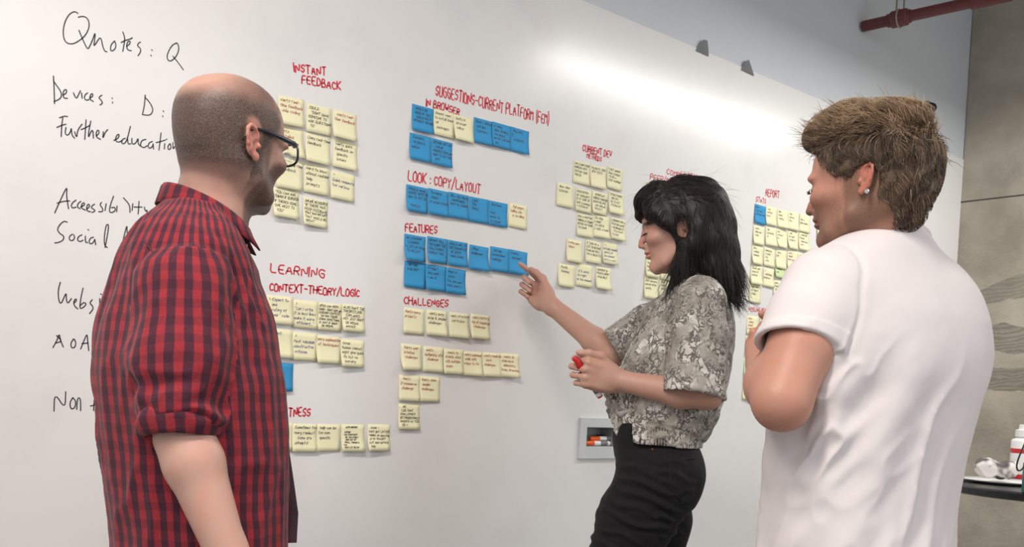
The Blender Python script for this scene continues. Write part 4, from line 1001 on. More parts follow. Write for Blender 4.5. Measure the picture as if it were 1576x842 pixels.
    def uvf(co, F):
        P = co[F].reshape(-1, 3); z = np.clip(P[:, 2], torso.z0, torso.z1); cx, cy, af, ab, b, n = torso.par(z)
        dx, dy = P[:, 0]-cx, P[:, 1]-cy; X = dx*torso.c+dy*torso.s; Yy = -dx*torso.s+dy*torso.c
        th = np.arctan2(Yy/b, X/af).reshape(-1, 4); u = unwrap(th, 2*PI)*.192; v = P[:, 2].reshape(-1, 4)
        C = co[F].mean(1)
        for arm, J, E in ((arm_r, JR, at(281, 640, 1.49)), (arm_l, JL, lelb)):
            axd = (E-J)/np.linalg.norm(E-J); o1 = np.cross(axd, left); o1 /= np.linalg.norm(o1); o2 = np.cross(axd, o1)
            q = P-J; ua = np.arctan2(q @ o2, q @ o1).reshape(-1, 4); ua = unwrap(ua, 2*PI)*.074; va = (q @ axd).reshape(-1, 4)
            m = ((arm.d(C) < torso.d(C)-.002) & ((C-J) @ axd > -.055))[:, None]; u = np.where(m, ua+.006, u); v = np.where(m, va, v)
        return np.stack([u, v], -1)
    set_uv(shirt, uvf)
    # rolled cuff: two turns of cloth round the arm
    o1 = np.cross(ax_, left); o1 /= np.linalg.norm(o1); o2 = np.cross(ax_, o1)
    n1, n2 = 72, 18; VV = []; rng = random.Random(5)
    for i in range(n1):
        t = 2*PI*i/n1; rd = o1*math.cos(t)+o2*math.sin(t)
        for k in range(n2):
            p = 2*PI*k/n2; rr = .0560+.0068*math.cos(p)+.0012*math.sin(5*t+1)+.0016*math.sin(3*t+k*.4); zz = .021*math.sin(p)+.004*math.sin(2*t+.6)+.0025*math.sin(7*t)*math.cos(p)
            if 5 <= k <= 7 or 13 <= k <= 14: rr -= .001
            rr += .0035*max(0, math.sin(2*p+1.2+.8*math.sin(t)))**3
            VV.append(cutc-ax_*.006+rd*rr+ax_*zz)
    QQ = np.array([[i*n2+k, i*n2+(k+1) % n2, ((i+1) % n1)*n2+(k+1) % n2, ((i+1) % n1)*n2+k] for i in range(n1) for k in range(n2)])
    cuff = np_mesh('cuff', np.array(VV), QQ, plaid, shirt)
    set_uv(cuff, lambda co, F: np.stack([unwrap(np.arctan2((co[F]-cutc) @ o2, (co[F]-cutc) @ o1), 2*PI)*.0585, (co[F]-cutc) @ ax_+.003], -1))
    # collar: stand, fold and leaf running round the neck
    n1 = 60; prof = [(-.001, -.034, 0), (-.0015, -.012, 0), (-.0005, .0, 0), (.0035, .003, 0), (.0075, -.002, 0), (.0115, -.016, .3), (.0165, -.033, 1.0), (.0140, -.0335, 1.0), (.0080, -.016, .3), (.004, -.008, 0)]
    VV = []; UVc = []; ts = np.linspace(rad(24), rad(336), n1)
    cc = at(322, 328, 1.735)
    for t in ts:
        ct, st_ = math.cos(t), math.sin(t); fr = max(0, ct)
        rx, ry = .076*(1-.10*fr), .073
        dirr = fwd*ct*rx+left*st_*ry; un = dirr/np.linalg.norm(dirr)
        zt = .012-.034*ct-.006*ct*ct
        for r_, z_, lf in prof:
            VV.append(cc+dirr+un*(r_*(1+.4*lf*fr))+V3(0, 0, zt+z_*(1+.22*lf*fr*fr))+fwd*(lf*fr*.006))
    np_ = len(prof)
    QQ = [[i*np_+k, i*np_+(k+1) % np_, (i+1)*np_+(k+1) % np_, (i+1)*np_+k] for i in range(n1-1) for k in range(np_)]
    for e in (0, n1-1):
        b = e*np_
        for q in ((0, 1, 8, 9), (1, 2, 3, 8), (3, 4, 5, 8), (5, 6, 7, 8)): QQ.append([b+k for k in (q if e else q[::-1])])
    col = np_mesh('collar', np.array(VV), np.array(QQ)[:, ::-1], plaid, shirt)
    set_uv(col, lambda co, F: np.stack([unwrap(np.arctan2((co[F]-cc) @ left, (co[F]-cc) @ fwd), 2*PI)*.085, co[F][:, :, 2]*1.0], -1))
    # sewn seams of yoke and armhole
    def onsh(u, v):
        for i in range(120):
            P = at(u, v, 1.40+.5*i/120)[None]
            if evaluate(shp, P)[0] < 0.001: return P[0]
        return P[0]
    bm = bmesh.new(); vv = lambda p: (EYE-p)/np.linalg.norm(EYE-p)*.0022
    for path in (((222, 371), (234, 386), (245, 398), (252, 405)), ((232, 412), (252, 405), (270, 398), (290, 393), (312, 390), (330, 389), (340, 398), (350, 418), (356, 445), (354, 475), (348, 505))):
        q = [onsh(u, v) for u, v in path]; tube(bm, chaikin([p+vv(p) for p in q], 2), .0011, 6)
    sm = bm_obj('seam', bm, plain('seam_thread', srgb(74, 30, 40), .8), shirt, True); sm['label'] = 'dark stitched shoulder seam'
    # button placket hanging a little open, its dark inside turned outward
    pts = [(395, 431, 0), (412, 470, 0), (421, 505, 0), (428, 545, .1), (438, 594, .2), (441, 655, .35), (444, 700, .6), (449, 745, .95), (455, 790, 1.0), (453, 836, .9)]
    VV = []; fdir = dirs(hT)[0]
    for u_, v_, op in pts:
        p = at(u_-6, v_, ZT_+.03); wd = .012+.012*op
        for a_, b_ in ((-.5, 0), (.5, .003*op), (.5, .0045+.003*op), (-.5, .0035)): VV.append(p+fdir*a_*wd+left*b_)
    QQ = [[i*4+k, i*4+(k+1) % 4, i*4+4+(k+1) % 4, i*4+4+k] for i in range(len(pts)-1) for k in range(4)]+[[0, 1, 2, 3], [len(pts)*4-1-k for k in range(4)]]
    pk = np_mesh('placket', np.array(VV), np.array(QQ)[:, ::-1], plain('shirt_lining', srgb(52, 24, 34), .85, noise=.2, scale=90), shirt); pk['label'] = 'dark open front edge'
    cloth('trousers', tp, .010, denim_mat('navy_denim', srgb(40, 44, 62)), body)
    for f in feet:
        V, Q = surface(shoe_prims((f[0], f[1], 0), fwd), .006); np_mesh('shoe', relax(V, Q, 1), Q, M_LEATHER, body)
    # spectacles
    fr_m = plain('navy_acetate', srgb(24, 28, 42), .3, spec=.6)
    VV = []; bm = bmesh.new()
    def HW(p): return Vector(to_world(HM, [p])[0])
    for s in (-1, 1):
        L_ = []
        for i in range(40):
            t = 2*PI*i/40; c_, s_ = math.cos(t), math.sin(t)
            e = 3.2; rr = (abs(c_)**e+abs(s_)**e)**(-1/e)
            yy = s*(.0365+.0290*rr*c_*s); zz = .016+.0195*rr*s_
            L_.append(HW((.1030-.20*max(0, abs(yy)-.01)**1.5*1.3, yy, zz)))
        tube(bm, L_+[L_[0]], .0022, 8, False)
    tube(bm, [HW((.1030, -.009, .022)), HW((.1050, 0, .025)), HW((.1030, .009, .022))], .0022, 8)
    gl = bm_obj('glasses', bm, fr_m, body, True); gl['label'] = 'dark navy plastic-framed glasses'
    for s in (-1, 1):
        bm = bmesh.new(); tube(bm, [HW((.0880, s*.0655, .027)), HW((.0855, s*.0715, .0285)), HW((.077, s*.0745, .0290)), HW((.04, s*.0785, .030)), HW((.0, s*.0800, .031)), HW((-.028, s*.0795, .029)), HW((-.044, s*.078, .018)), HW((-.052, s*.077, .004))], [.0034, .0048, .0050, .0042, .0030, .0026, .0022, .0018], 8); bm_obj('temple', bm, fr_m, gl, True)
        bm = bmesh.new(); ring = []
        for i in range(40):
            t = 2*PI*i/40; c_, s_ = math.cos(t), math.sin(t); e = 3.2; rr = (abs(c_)**e+abs(s_)**e)**(-1/e); yy = s*(.0365+.0285*rr*c_*s)
            ring.append(bm.verts.new(HW((.1030-.20*max(0, abs(yy)-.01)**1.5*1.3, yy, .016+.0190*rr*s_))))
        bm.faces.new(ring); bmesh.ops.solidify(bm, geom=bm.faces[:], thickness=.0012); ln = bm_obj('lens', bm, LENS, gl)
    return body
def lens_mat():
    m, nt, p = new_mat('spectacle_lens'); p.inputs['Base Color'].default_value = (.97, .98, .97, 1); p.inputs['Roughness'].default_value = .02
    p.inputs['Transmission Weight'].default_value = 1.0; p.inputs['IOR'].default_value = 1.12; return m
LENS = lens_mat()
checked_shirt_man()

# ---- the woman in the snake-print blouse, reaching to a note
def blouse_woman():
    ZT_, hT, hH = 2.60, HR+PI-rad(8), HR+PI-rad(13)
    fwd, left = dirs(hT)
    skin = skin_mat('woman_skin', srgb(190, 150, 133), srgb(190, 116, 104), srgb(90, 70, 60))
    HM = head_frame(at(1047, 361, 2.57), hH, rad(7), rad(0), 1.0)
    rows = spans([(958, 1082, 676), (950, 1094, 660), (948, 1102, 640), (945, 1111, 612), (949, 1119, 590), (957, 1125, 562), (972, 1129, 530), (986, 1130, 502), (1000, 1127, 480, 1.3), (1014, 1120, 460, 1.5), (1028, 1110, 443, 1.6), (1040, 1100, 428, 1.2)], ZT_, hT, 1.18, 2.3, 0, .985)
    torso = Loft(rows, hT)
    JL = at(1078, 452, 2.45); JR = JL-left*.335+fwd*.03
    elbL, wriL = at(1088, 612, 2.40), at(949, 585, 2.47)
    elbR, wriR = at(942, 546, 2.85), at(842, 465, 2.985)
    # hands
    tip = on_board(806, 419, -.012)
    xR = tip-wriR; xR /= np.linalg.norm(xR)
    MR_ = frame(wriR, xR-.10*_U, _U+.55*_R)
    hR = hand_group(MR_, [(3, 30, 38, 8), (0, 66, 84, 50), (-3, 74, 92, 52), (-6, 76, 94, 52)], [(.80, .42, -.42), (.95, .0, -.30), (.97, -.12, -.10)], 1.04, .97)
    kn = at(893, 573, 2.44)
    xL = kn-wriL; xL /= np.linalg.norm(xL)
    ML_ = mirror_z(frame(wriL, xL, _U-.15*_F))
    hL = hand_group(ML_, [(5, 58, 78, 40), (0, 64, 80, 42), (-3, 66, 82, 42), (-6, 66, 82, 45)], [(.80, .58, .04), (.98, .02, .0), (.97, -.16, -.10)], 1.0, .97)
    neck0 = at(1068, 432, 2.60)
    bp = [(head_prims(HM, .96, .95, .90, .55, 1.15, .92), 'u', 0), (Chain([to_world(HM, [(-.032, 0, -.035)])[0], neck0, neck0-V3(0, 0, .05)], (.047, .050, .058), .02), 'u', .026), (Loft(rows[1:-1], hT, -.035), 'u', .03), (Chain([JL+V3(0, 0, -.025), at(1068, 462, 2.61), JR+V3(0, 0, -.02)], .032), 'u', .03),
          (Chain([JL+V3(0, 0, -.028), elbL+V3(0, 0, .01), elbL+(wriL-elbL)*.28, wriL], (.043, .037, .0375, .0245), .02), 'u', .02), (Chain([JR, elbR, elbR+(wriR-elbR)*.25, wriR], (.042, .037, .0375, .0250), .02), 'u', .02), (hR, 'u', .014), (hL, 'u', .014)]
    top, bot = at(884, 550, 2.440), at(924, 611, 2.480)
    # legs: the near one steps forward, the far one stands
    hip = at(1010, 720, ZT_); hN = hip+left*.075; hF = hip-left*.075
    kneeN = at(925, 905, 2.50); kneeN = hN+(kneeN-hN)*.98; footN = V3(kneeN[0], kneeN[1], 0)+fwd*.06+V3(0, 0, .09)
    footF = V3(hF[0], hF[1], .09)-fwd*.06; kneeF = (hF+footF)/2+fwd*.01-V3(0, 0, -.02)
    bp += [(Chain([hN, kneeN, footN], (.07, .048, .034), .01), 'u', .03), (Chain([hF, kneeF, footF], (.07, .048, .034), .01), 'u', .03)]
    for f in (footN, footF): bp.append((Chain([f, f+fwd*.11-V3(0, 0, .05)], (.034, .026), .01), 'u', .02))
    bp.append((Chain([bot+(bot-top)*.02, top+(top-bot)*.02], .0096), 's', .002))
    hb = HM[:3, 3]; cR, cL = (wriR+tip)/2, wriL+xL*.06
    fine = [(hb-V3(.135, .135, .135), hb+V3(.135, .135, .125), .0026), (cR-.10, cR+.10, .0019), (cL-.095, cL+.095, .0019)]
    V, Q = surface(bp, .007, fine); V, Q = biggest(V, Q); V = relax(V, Q, 1, .35); N = normals(V, Q)
    Pl, near, lip, ruddy = face_masks(HM, V); x, y, z = Pl.T; ay = np.abs(y)
    brow = near*np.exp(-((z-.0285-.10*(ay-.02)*(ay < .045))/.0042)**2)*((ay > .014) & (ay < .056))*(x > .06)
    lash = near*np.exp(-((z-.0045+.06*(ay-.031))/.0021)**2)*((ay > .019) & (ay < .046))*(x > .07)
    sc_ = near*sstep(.055, .07, z-.2*x)*.0
    body = np_mesh('person', V, Q, skin, None, {'stubble': sc_, 'lip': lip*.9, 'ruddy': ruddy*.9, 'dark': np.clip(np.maximum(brow*1.2, lash*.9)*1.1, 0, .92), 'white': np.zeros(len(V)), 'nail': nail_mask(V, N, [hR, hL])})
    tag(body, 'dark-haired person in snake-print blouse and black jeans pointing at a blue note', 'person')
    # blouse
    snake = snake_mat('snake_print_cloth')
    slL0, slL1 = at(1079, 455, 2.45), at(1068, 606, 2.40)
    slR0, slR1 = JR, at(947, 536, 2.835)
    axL = (at(1068, 606, 2.40)-at(1074, 500, 2.43)); axL /= np.linalg.norm(axL); hemL = at(1064, 610, 2.40)
    nL = axL+fwd*.06; nL /= np.linalg.norm(nL)
    sleeveL = Group([(Chain([slL0+V3(0, 0, -.018), at(1073, 520, 2.42), slL1+axL*.06], (.062, .073, .079), .02, (left, .88)), 'u', 0), (Half(hemL, nL), 'i', .003), (Chain([hemL-nL*.12, hemL+nL*.06], (.062, .072), 0, (left, .86)), 's', .004)])
    axR = slR1-slR0; axR /= np.linalg.norm(axR)
    sleeveR = Group([(Chain([slR0+V3(0, 0, -.002), (slR0+slR1)/2, slR1+axR*.06], (.058, .064, .066), .02), 'u', 0), (Half(slR1, axR), 'i', .003), (Chain([slR1-axR*.10, slR1+axR*.06], (.056, .060), 0), 's', .004)])
    nb = at(1062, 415, 2.60)
    hemz = at(1010, 672, ZT_)[2]
    pr = [(torso, 'u', 0), (Chain([JL+V3(0, 0, -.012), at(1070, 442, 2.60)+V3(0, 0, .0), JR+V3(0, 0, .008)], (.052, .050, .052), .02), 'u', .05), (sleeveL, 'u', .022), (sleeveR, 'u', .030),
          (Chain([nb+V3(0, 0, .06), nb-V3(0, 0, .03)+fwd*.0, nb+fwd*.075-V3(0, 0, .075)], (.060, .052, .020), .01), 's', .012)]
    kpos = at(943, 622, 2.56)
    def disp(P, Nn):
        w = .004*(fbm(P*16, 3, 3)-.5)+.0055*(folds(P, fwd*.25+V3(0, 0, 1), .045, 3.5, 11, 1.4)-.45)
        low = sstep(at(1000, 560, 2.5)[2], at(1000, 650, 2.5)[2], P[:, 2])
        d_ = P-kpos; w = w+low*.010*(folds(P, V3(0, 0, -.35)-fwd, .030, 5, 17, 1.3)-.45)
        up = np.exp(-((P-at(1000, 510, 2.5))**2).sum(1)/.10**2); w = w+up*.011*(folds(P, V3(0, 0, 1)-fwd*.75, .030, 5, 29, 1.4)-.45)
        return w-.001
    bl = cloth('blouse', pr, .0048, snake, body, disp=disp)
    # shirt tail below the tied front
    ti = [(1071, 650), (1073, 668), (1074, 690)]
    tail = Loft(spans([(941, 1079, 650), (938, 1080, 672), (938, 1081, 700)], ZT_, hT, 1.27, 2.4), hT); tin = Loft(tail.rows, hT, -.006)
    cutp = at(973, 672, 2.48)
    V, Q = surface([(tail, 'u', 0), (Half(at(1020, 688, 2.45), V3(0, 0, -1)+fwd*.05), 'i', .002), (Half(cutp, fwd*1.0+V3(0, 0, -.12)), 'i', .004), (Loft(np.vstack([tail.rows, tail.rows[0]*V3(1, 1, 1, 1, 1, 1, 1)-np.array([.05, 0, 0, 0, 0, 0, 0])]), hT, -.006), 's', .001)], .005)
    V, Q = biggest(V, Q); np_mesh('shirt_tail', relax(V, Q, 1), Q, snake, bl)
    # knot with two short ends and a pointed flap hanging below it
    kp = []
    kp += [(Ball(kpos, (.017, .020, .014)), 'u', 0), (Chain([kpos+V3(0, 0, .006), kpos+fwd*.012+V3(0, 0, .03), kpos+fwd*.026+V3(0, 0, .052)], (.009, .0125, .007), .006), 'u', .005), (Chain([kpos, kpos-V3(0, 0, .022)+fwd*.004, kpos+fwd*.006-V3(0, 0, .036)], (.010, .010, .006), .005), 'u', .005),
           (Chain([kpos, kpos-fwd*.03-V3(0, 0, .012)+left*.03, kpos-fwd*.09-V3(0, 0, .015)+left*.075], (.013, .018, .012), .01), 'u', .01),
           (Chain([kpos-V3(0, 0, .01)+left*.01, at(951, 645, 2.535), at(950, 668, 2.53)], (.011, .016, .005), .008, (left, .5)), 'u', .012), (Chain([at(951, 640, 2.535), at(966, 655, 2.515)], (.012, .012), 0, (left, .5)), 'u', .012)]
    V, Q = surface(kp, .0030); V, Q = biggest(V, Q); V = relax(V, Q, 1); N2 = normals(V, Q)
    V = V+N2*(.006*(folds(V, V3(0, 0, -.3)-fwd, .016, 4, 3, 1.2)-.5))[:, None]; np_mesh('knot', V, Q, snake, bl)
    # collar edge of the open neck
    bm = bmesh.new()
    tube(bm, [at(1108, 437, 2.60), at(1092, 428, 2.53), at(1062, 436, 2.515), at(1038, 446, 2.525), at(1018, 470, 2.54), at(1002, 500, 2.545), at(984, 536, 2.53), at(968, 572, 2.53), at(950, 610, 2.545)], [.008, .010, .011, .011, .010, .009, .008, .008, .008], 10)
    fa = bm_obj('neckline', bm, snake, bl, True)
    # jeans
    zw = at(1010, 650, ZT_)[2]
    wrows = spans([(946, 1072, 645), (940, 1073, 672), (943, 1076, 700), (949, 1076, 730), (949, 1070, 758), (950, 1062, 782, 1.2)], ZT_, hT, 1.25, 2.4, 0, .965)
    pelvis = Loft(wrows, hT)
    jp = [(pelvis, 'u', 0), (Chain([hN+V3(0, 0, -.04)+fwd*.0, at(978, 800, 2.53), kneeN, footN+V3(0, 0, .0)], (.108, .098, .062, .052), .03), 'u', .04), (Chain([hF+V3(0, 0, -.05)-fwd*.0, at(1021, 800, 2.66), kneeF, footF], (.086, .072, .058, .052), .03), 'u', .03),
          (Ball(at(1034, 727, 2.53), (.078, .072, .082), np.stack([fwd, left, V3(0, 0, 1)], 1)), 'u', .05)]
    CREASE = [((950, 713), (1010, 727), .005), ((951, 733), (1046, 757), .006), ((944, 747), (1056, 786), .007), ((936, 766), (1000, 785), .004), ((928, 785), (1030, 814), .008), ((918, 808), (985, 828), .005), ((908, 829), (1000, 858), .007), ((1000, 716), (1066, 738), .004), ((1015, 738), (1064, 754), .004), ((1008, 790), (1048, 800), .006), ((985, 700), (1050, 712), .003), ((1018, 820), (1050, 826), .005)]
    def dj(P, Nn):
        t = sstep(at(0, 690, 2.6)[2]+.02, at(0, 760, 2.6)[2], P[:, 2])
        w = .002*(fbm(P*26, 5, 2)-.5)
        for (u0, v0), (u1, v1), am in CREASE:       # pulled creases across hip and thigh
            A, B = at(u0, v0, 2.5), at(u1, v1, 2.5); pl = lambda q: q-np.outer(q @ left, left)
            a_, b_, p_ = pl(A[None])[0], pl(B[None])[0], pl(P); ab = b_-a_; tt = np.clip((p_-a_) @ ab/(ab @ ab), 0, 1)
            dd = np.linalg.norm(p_-a_-tt[:, None]*ab+np.outer(.006*np.sin(tt*7+u0), V3(0, 0, 1)), axis=1)
            w = w+am*np.exp(-(dd/.0060)**2)*(.35+.65*np.sin(PI*np.clip(tt, .05, .95)))-am*.45*np.exp(-((dd-.013)/.007)**2)
        return w
    black = denim_mat('black_denim', srgb(22, 21, 23))
    jn = cloth('jeans', jp, .0050, black, body, disp=dj, it=2)
    # back pocket with its stitched edge, and a rivet
    def onj(u, v, d0=2.30):
        lo, hi = d0, 2.75
        for i in range(80):
            P = at(u, v, lo+(hi-lo)*i/80)[None]
            if evaluate(jp, P)[0] < 0: return P[0]
        return P[0]
    bm = bmesh.new(); v_ = (EYE-at(1040, 720, 2.5)); v_ /= np.linalg.norm(v_)
    tube(bm, [onj(u, v)+v_*.0025 for u, v in ((1030, 705), (1031, 720), (1032, 735), (1033, 752), (1041, 762), (1049, 772))], .0012, 6)
    tube(bm, [onj(u, v)+v_*.0025 for u, v in ((1031, 704), (1042, 705), (1052, 706), (1062, 706), (1070, 705))], .0012, 6)
    bm_obj('pocket_seam', bm, denim_mat('seam_denim', srgb(36, 35, 37)), jn, True)
    r_ = onj(1004, 692)+v_*.002; bm = bmesh.new(); bmesh.ops.create_uvsphere(bm, u_segments=10, v_segments=6, radius=.004, matrix=Matrix.Translation(Vector(r_))); bm_obj('rivet', bm, plain('copper', srgb(120, 84, 58), .4, .8), jn, True)
    for f in (footN, footF):
        V, Q = surface(shoe_prims((f[0], f[1], 0), fwd, .92), .006); np_mesh('shoe', relax(V, Q, 1), Q, M_LEATHER, body)
    # hair: cap, fringe, half-up tie, long fall to the shoulders
    side = V3(0, 1, 0)
    cap = Group([(Loft([(r[0], r[1], r[2], r[3], r[4], r[5], 2.2) for r in skull(.96, .95).rows], 0, .016), 'u', 0), (Half((.030, 0, .010), V3(.80, 0, -.62)), 'i', .012), (Half((0, 0, -.075), V3(0, 0, -1)), 'i', .01)])
    ph = [(cap, 'u', 0), (Ball((.040, 0, .110), (.058, .058, .030)), 'u', .02), (Ball((-.035, 0, .118), (.065, .056, .026)), 'u', .02),
          (Chain([(.045, .035, .115), (.086, .030, .090), (.100, .028, .056)], (.024, .022, .010), .012), 'u', .02), (Chain([(.045, -.035, .115), (.086, -.030, .090), (.098, -.03, .060)], (.024, .022, .010), .012), 'u', .02),
          (Chain([(.070, .050, .090), (.066, .066, .050), (.036, .077, .024), (.008, .080, .012)], (.020, .014, .010, .007), .012), 'u', .015), (Chain([(.070, -.050, .090), (.066, -.066, .050), (.036, -.077, .024)], (.020, .014, .010), .012), 'u', .015),
          (Ball((-.086, 0, .086), (.032, .038, .028)), 'u', .012),
          (Chain([(-.075, 0, .065), (-.092, 0, .010), (-.100, .01, -.060), (-.112, .02, -.120), (-.128, .03, -.160)], (.044, .046, .044, .032, .010), .02), 'u', .03),
          (Chain([(-.050, .058, .055), (-.045, .074, .000), (-.030, .078, -.045), (-.005, .076, -.090), (.026, .070, -.134)], (.030, .026, .026, .021, .007), .02), 'u', .025), (Chain([(-.055, -.058, .055), (-.050, -.070, -.02), (-.03, -.07, -.10)], (.030, .028, .018), .02), 'u', .03),
          (Chain([(-.075, .045, .040), (-.082, .058, -.030), (-.085, .055, -.100), (-.100, .050, -.150)], (.036, .036, .032, .010), .02), 'u', .03),
          (Ball((-.012, .079, .002), (.022, .020, .030)), 's', .01), (Ball((.060, .0, -.03), (.055, .09, .085)), 's', .012)]
    gh = Group(ph, HM, pad=.01)
    V, Q = surface([(gh, 'u', 0)], .0040); V, Q = biggest(V, Q); V = relax(V, Q, 2); N2 = normals(V, Q); L = to_local(HM, V)
    def flow_l(L):
        x, y, z = L.T; f = np.zeros_like(L)
        fr = sstep(.015, .05, x)                                  # fringe combed forward and down the side
        f += fr[:, None]*np.stack([.55+0*x, np.sign(y)*.25, -.25-7*np.maximum(0, .10-z)], 1)
        bk = 1-fr; upper = sstep(.045, .075, z)*bk                 # drawn back into the tie
        f += upper[:, None]*np.stack([-1+0*x, -y*3, -.1+0*x], 1)
        f += (bk-upper)[:, None]*np.stack([-.28+.30*(np.abs(y) > .06), .0*x, -1+0*x], 1)
        return f
    R_ = HM[:3, :3]/np.linalg.norm(HM[:3, 0])
    N3 = N2 @ R_
    w = folds(L, V3(-.3, 0, -1), .012, 10, 3, 1.2)
    V = V+N2*((w-.5)*.004)[:, None]
    hm = hair_mat('dark_brown_hair', srgb(16, 13, 12), srgb(34, 27, 24), srgb(58, 45, 38), .52)
    flow = lambda P: flow_l(to_local(HM, P)) @ R_.T
    L0 = L; mk = np.ones(len(V))
    def ln(P): z = to_local(HM, P)[:, 2]; return .05+.05*sstep(.06, -.06, z)-.02*sstep(-.09, -.14, z)
    keep = lambda p: np.where((to_local(HM, p)[:, 2] > -.095)[:, None], hug(gh, p, -.003, .0045), p)
    S, SQ, tone = groom(V, N2, mk, flow, 9000, ln, 8, .04, .00055, 5, .30, .09, .05, keep)
    S2, SQ2, tone2 = groom(V, N2, (L[:, 2] > .06)*1.0+.25, flow, 160, .06, 10, .35, .00022, 6, .6, .18, .2)
    HV = np.concatenate([V, S, S2]); HQ = np.concatenate([Q, SQ+len(V), SQ2+len(V)+len(S)])
    hr = np_mesh('hair', HV, HQ, hm, body, {'tone': np.concatenate([.25+.3*w*.6, tone, tone2])})
    hr['label'] = 'shoulder-length dark hair tied half up'
    # eye line
    bm = bmesh.new()
    for s in (-1, 1):
        tube(bm, [Vector(q) for q in to_world(HM, [(.0905, s*.019, .005), (.0955, s*.026, .0035), (.0960, s*.033, .003), (.0915, s*.041, .004), (.086, s*.046, .006)])], [.0007, .0012, .0014, .0013, .0006], 6)
        for k in range(5): q = (.0955-.0015*k, s*(.028+.004*k), .003); tube(bm, [Vector(v) for v in to_world(HM, [q, (q[0]+.0055, q[1]+s*.002, q[2]-.0035), (q[0]+.0085, q[1]+s*.003, q[2]-.003)])], [.0007, .0005, .0002], 4)
    bm_obj('eyelashes', bm, plain('lash', (.012, .01, .009), .6), body, True)
    bm = bmesh.new(); rp = hL
    # ring on the ring finger
    M = ML_; ringc = to_world(M, [(.088+.043*math.cos(rad(66))*.45, -.0105, .002-.043*math.sin(rad(66))*.45)])[0]
    axr = M[:3, :3] @ V3(math.cos(rad(66)), 0, -math.sin(rad(66))); axr /= np.linalg.norm(axr); a1 = np.cross(axr, _U); a1 /= np.linalg.norm(a1); a2 = np.cross(axr, a1)
    tube(bm, [Vector(ringc+(a1*math.cos(2*PI*i/24)+a2*math.sin(2*PI*i/24))*.0094) for i in range(25)], .0010, 6, False); g = bm_obj('ring', bm, plain('silver', (.75, .74, .72), .2, 1.0), body, True); g['label'] = 'thin silver ring'
    # the marker in her left hand
    top, bot = at(884, 550, 2.440), at(924, 611, 2.480)
    marker('dry_wipe_marker', bot, top, .0088, M_RED_CAP, 'white dry-wipe marker with red cap held in the hand of the person in snake print', True)
M_RED_CAP = plain('red_plastic', srgb(196, 28, 34), .35); M_ORANGE = plain('orange_plastic', srgb(235, 98, 38), .4); M_BLACK_PL = plain('black_plastic', srgb(30, 30, 32), .4)
M_WHITE_PL = plain('white_plastic', srgb(232, 232, 230), .35); M_LABEL_GREY = plain('label_print', srgb(120, 118, 122), .5)
def marker(name, a, b, r, capm, label, endplug=False, group=None):
    """barrel from a to b, cap over the b end"""
    a, b = np.array(a, float), np.array(b, float); L = np.linalg.norm(b-a); M = Matrix.Translation(Vector(a)) @ Vector(b-a).to_track_quat('Z', 'Y').to_matrix().to_4x4()
    e = empty(name, a, label, 'marker', group); Mi = Matrix.Translation(-Vector(a)) @ M
    bm = bmesh.new(); bm_lathe(bm, [(0, .004), (r*.92, .004), (r*.97, .008), (r*.97, L*.66), (r*.6, L*.70), (0, L*.70)], Mi, 20); bm_obj('barrel', bm, M_WHITE_PL, e, True)
    bm = bmesh.new(); bm_lathe(bm, [(r*.985, L*.12), (r*.985, L*.40)], Mi, 20); bm_obj('barrel_print', bm, M_LABEL_GREY, e, True)
    bm = bmesh.new(); bm_lathe(bm, [(0, L), (r*.70, L), (r*.86, L*.985), (r*1.06, L*.66), (r*1.0, L*.655), (0, L*.655)], Mi, 20); bm_obj('cap', bm, capm, e, True)
    bm = bmesh.new(); bm_lathe(bm, [(0, 0), (r*.85, 0), (r*.92, .002), (r*.93, .010), (0, .010)], Mi, 20); bm_obj('end_plug', bm, capm if endplug else M_WHITE_PL, e, True)
    return e
blouse_woman()

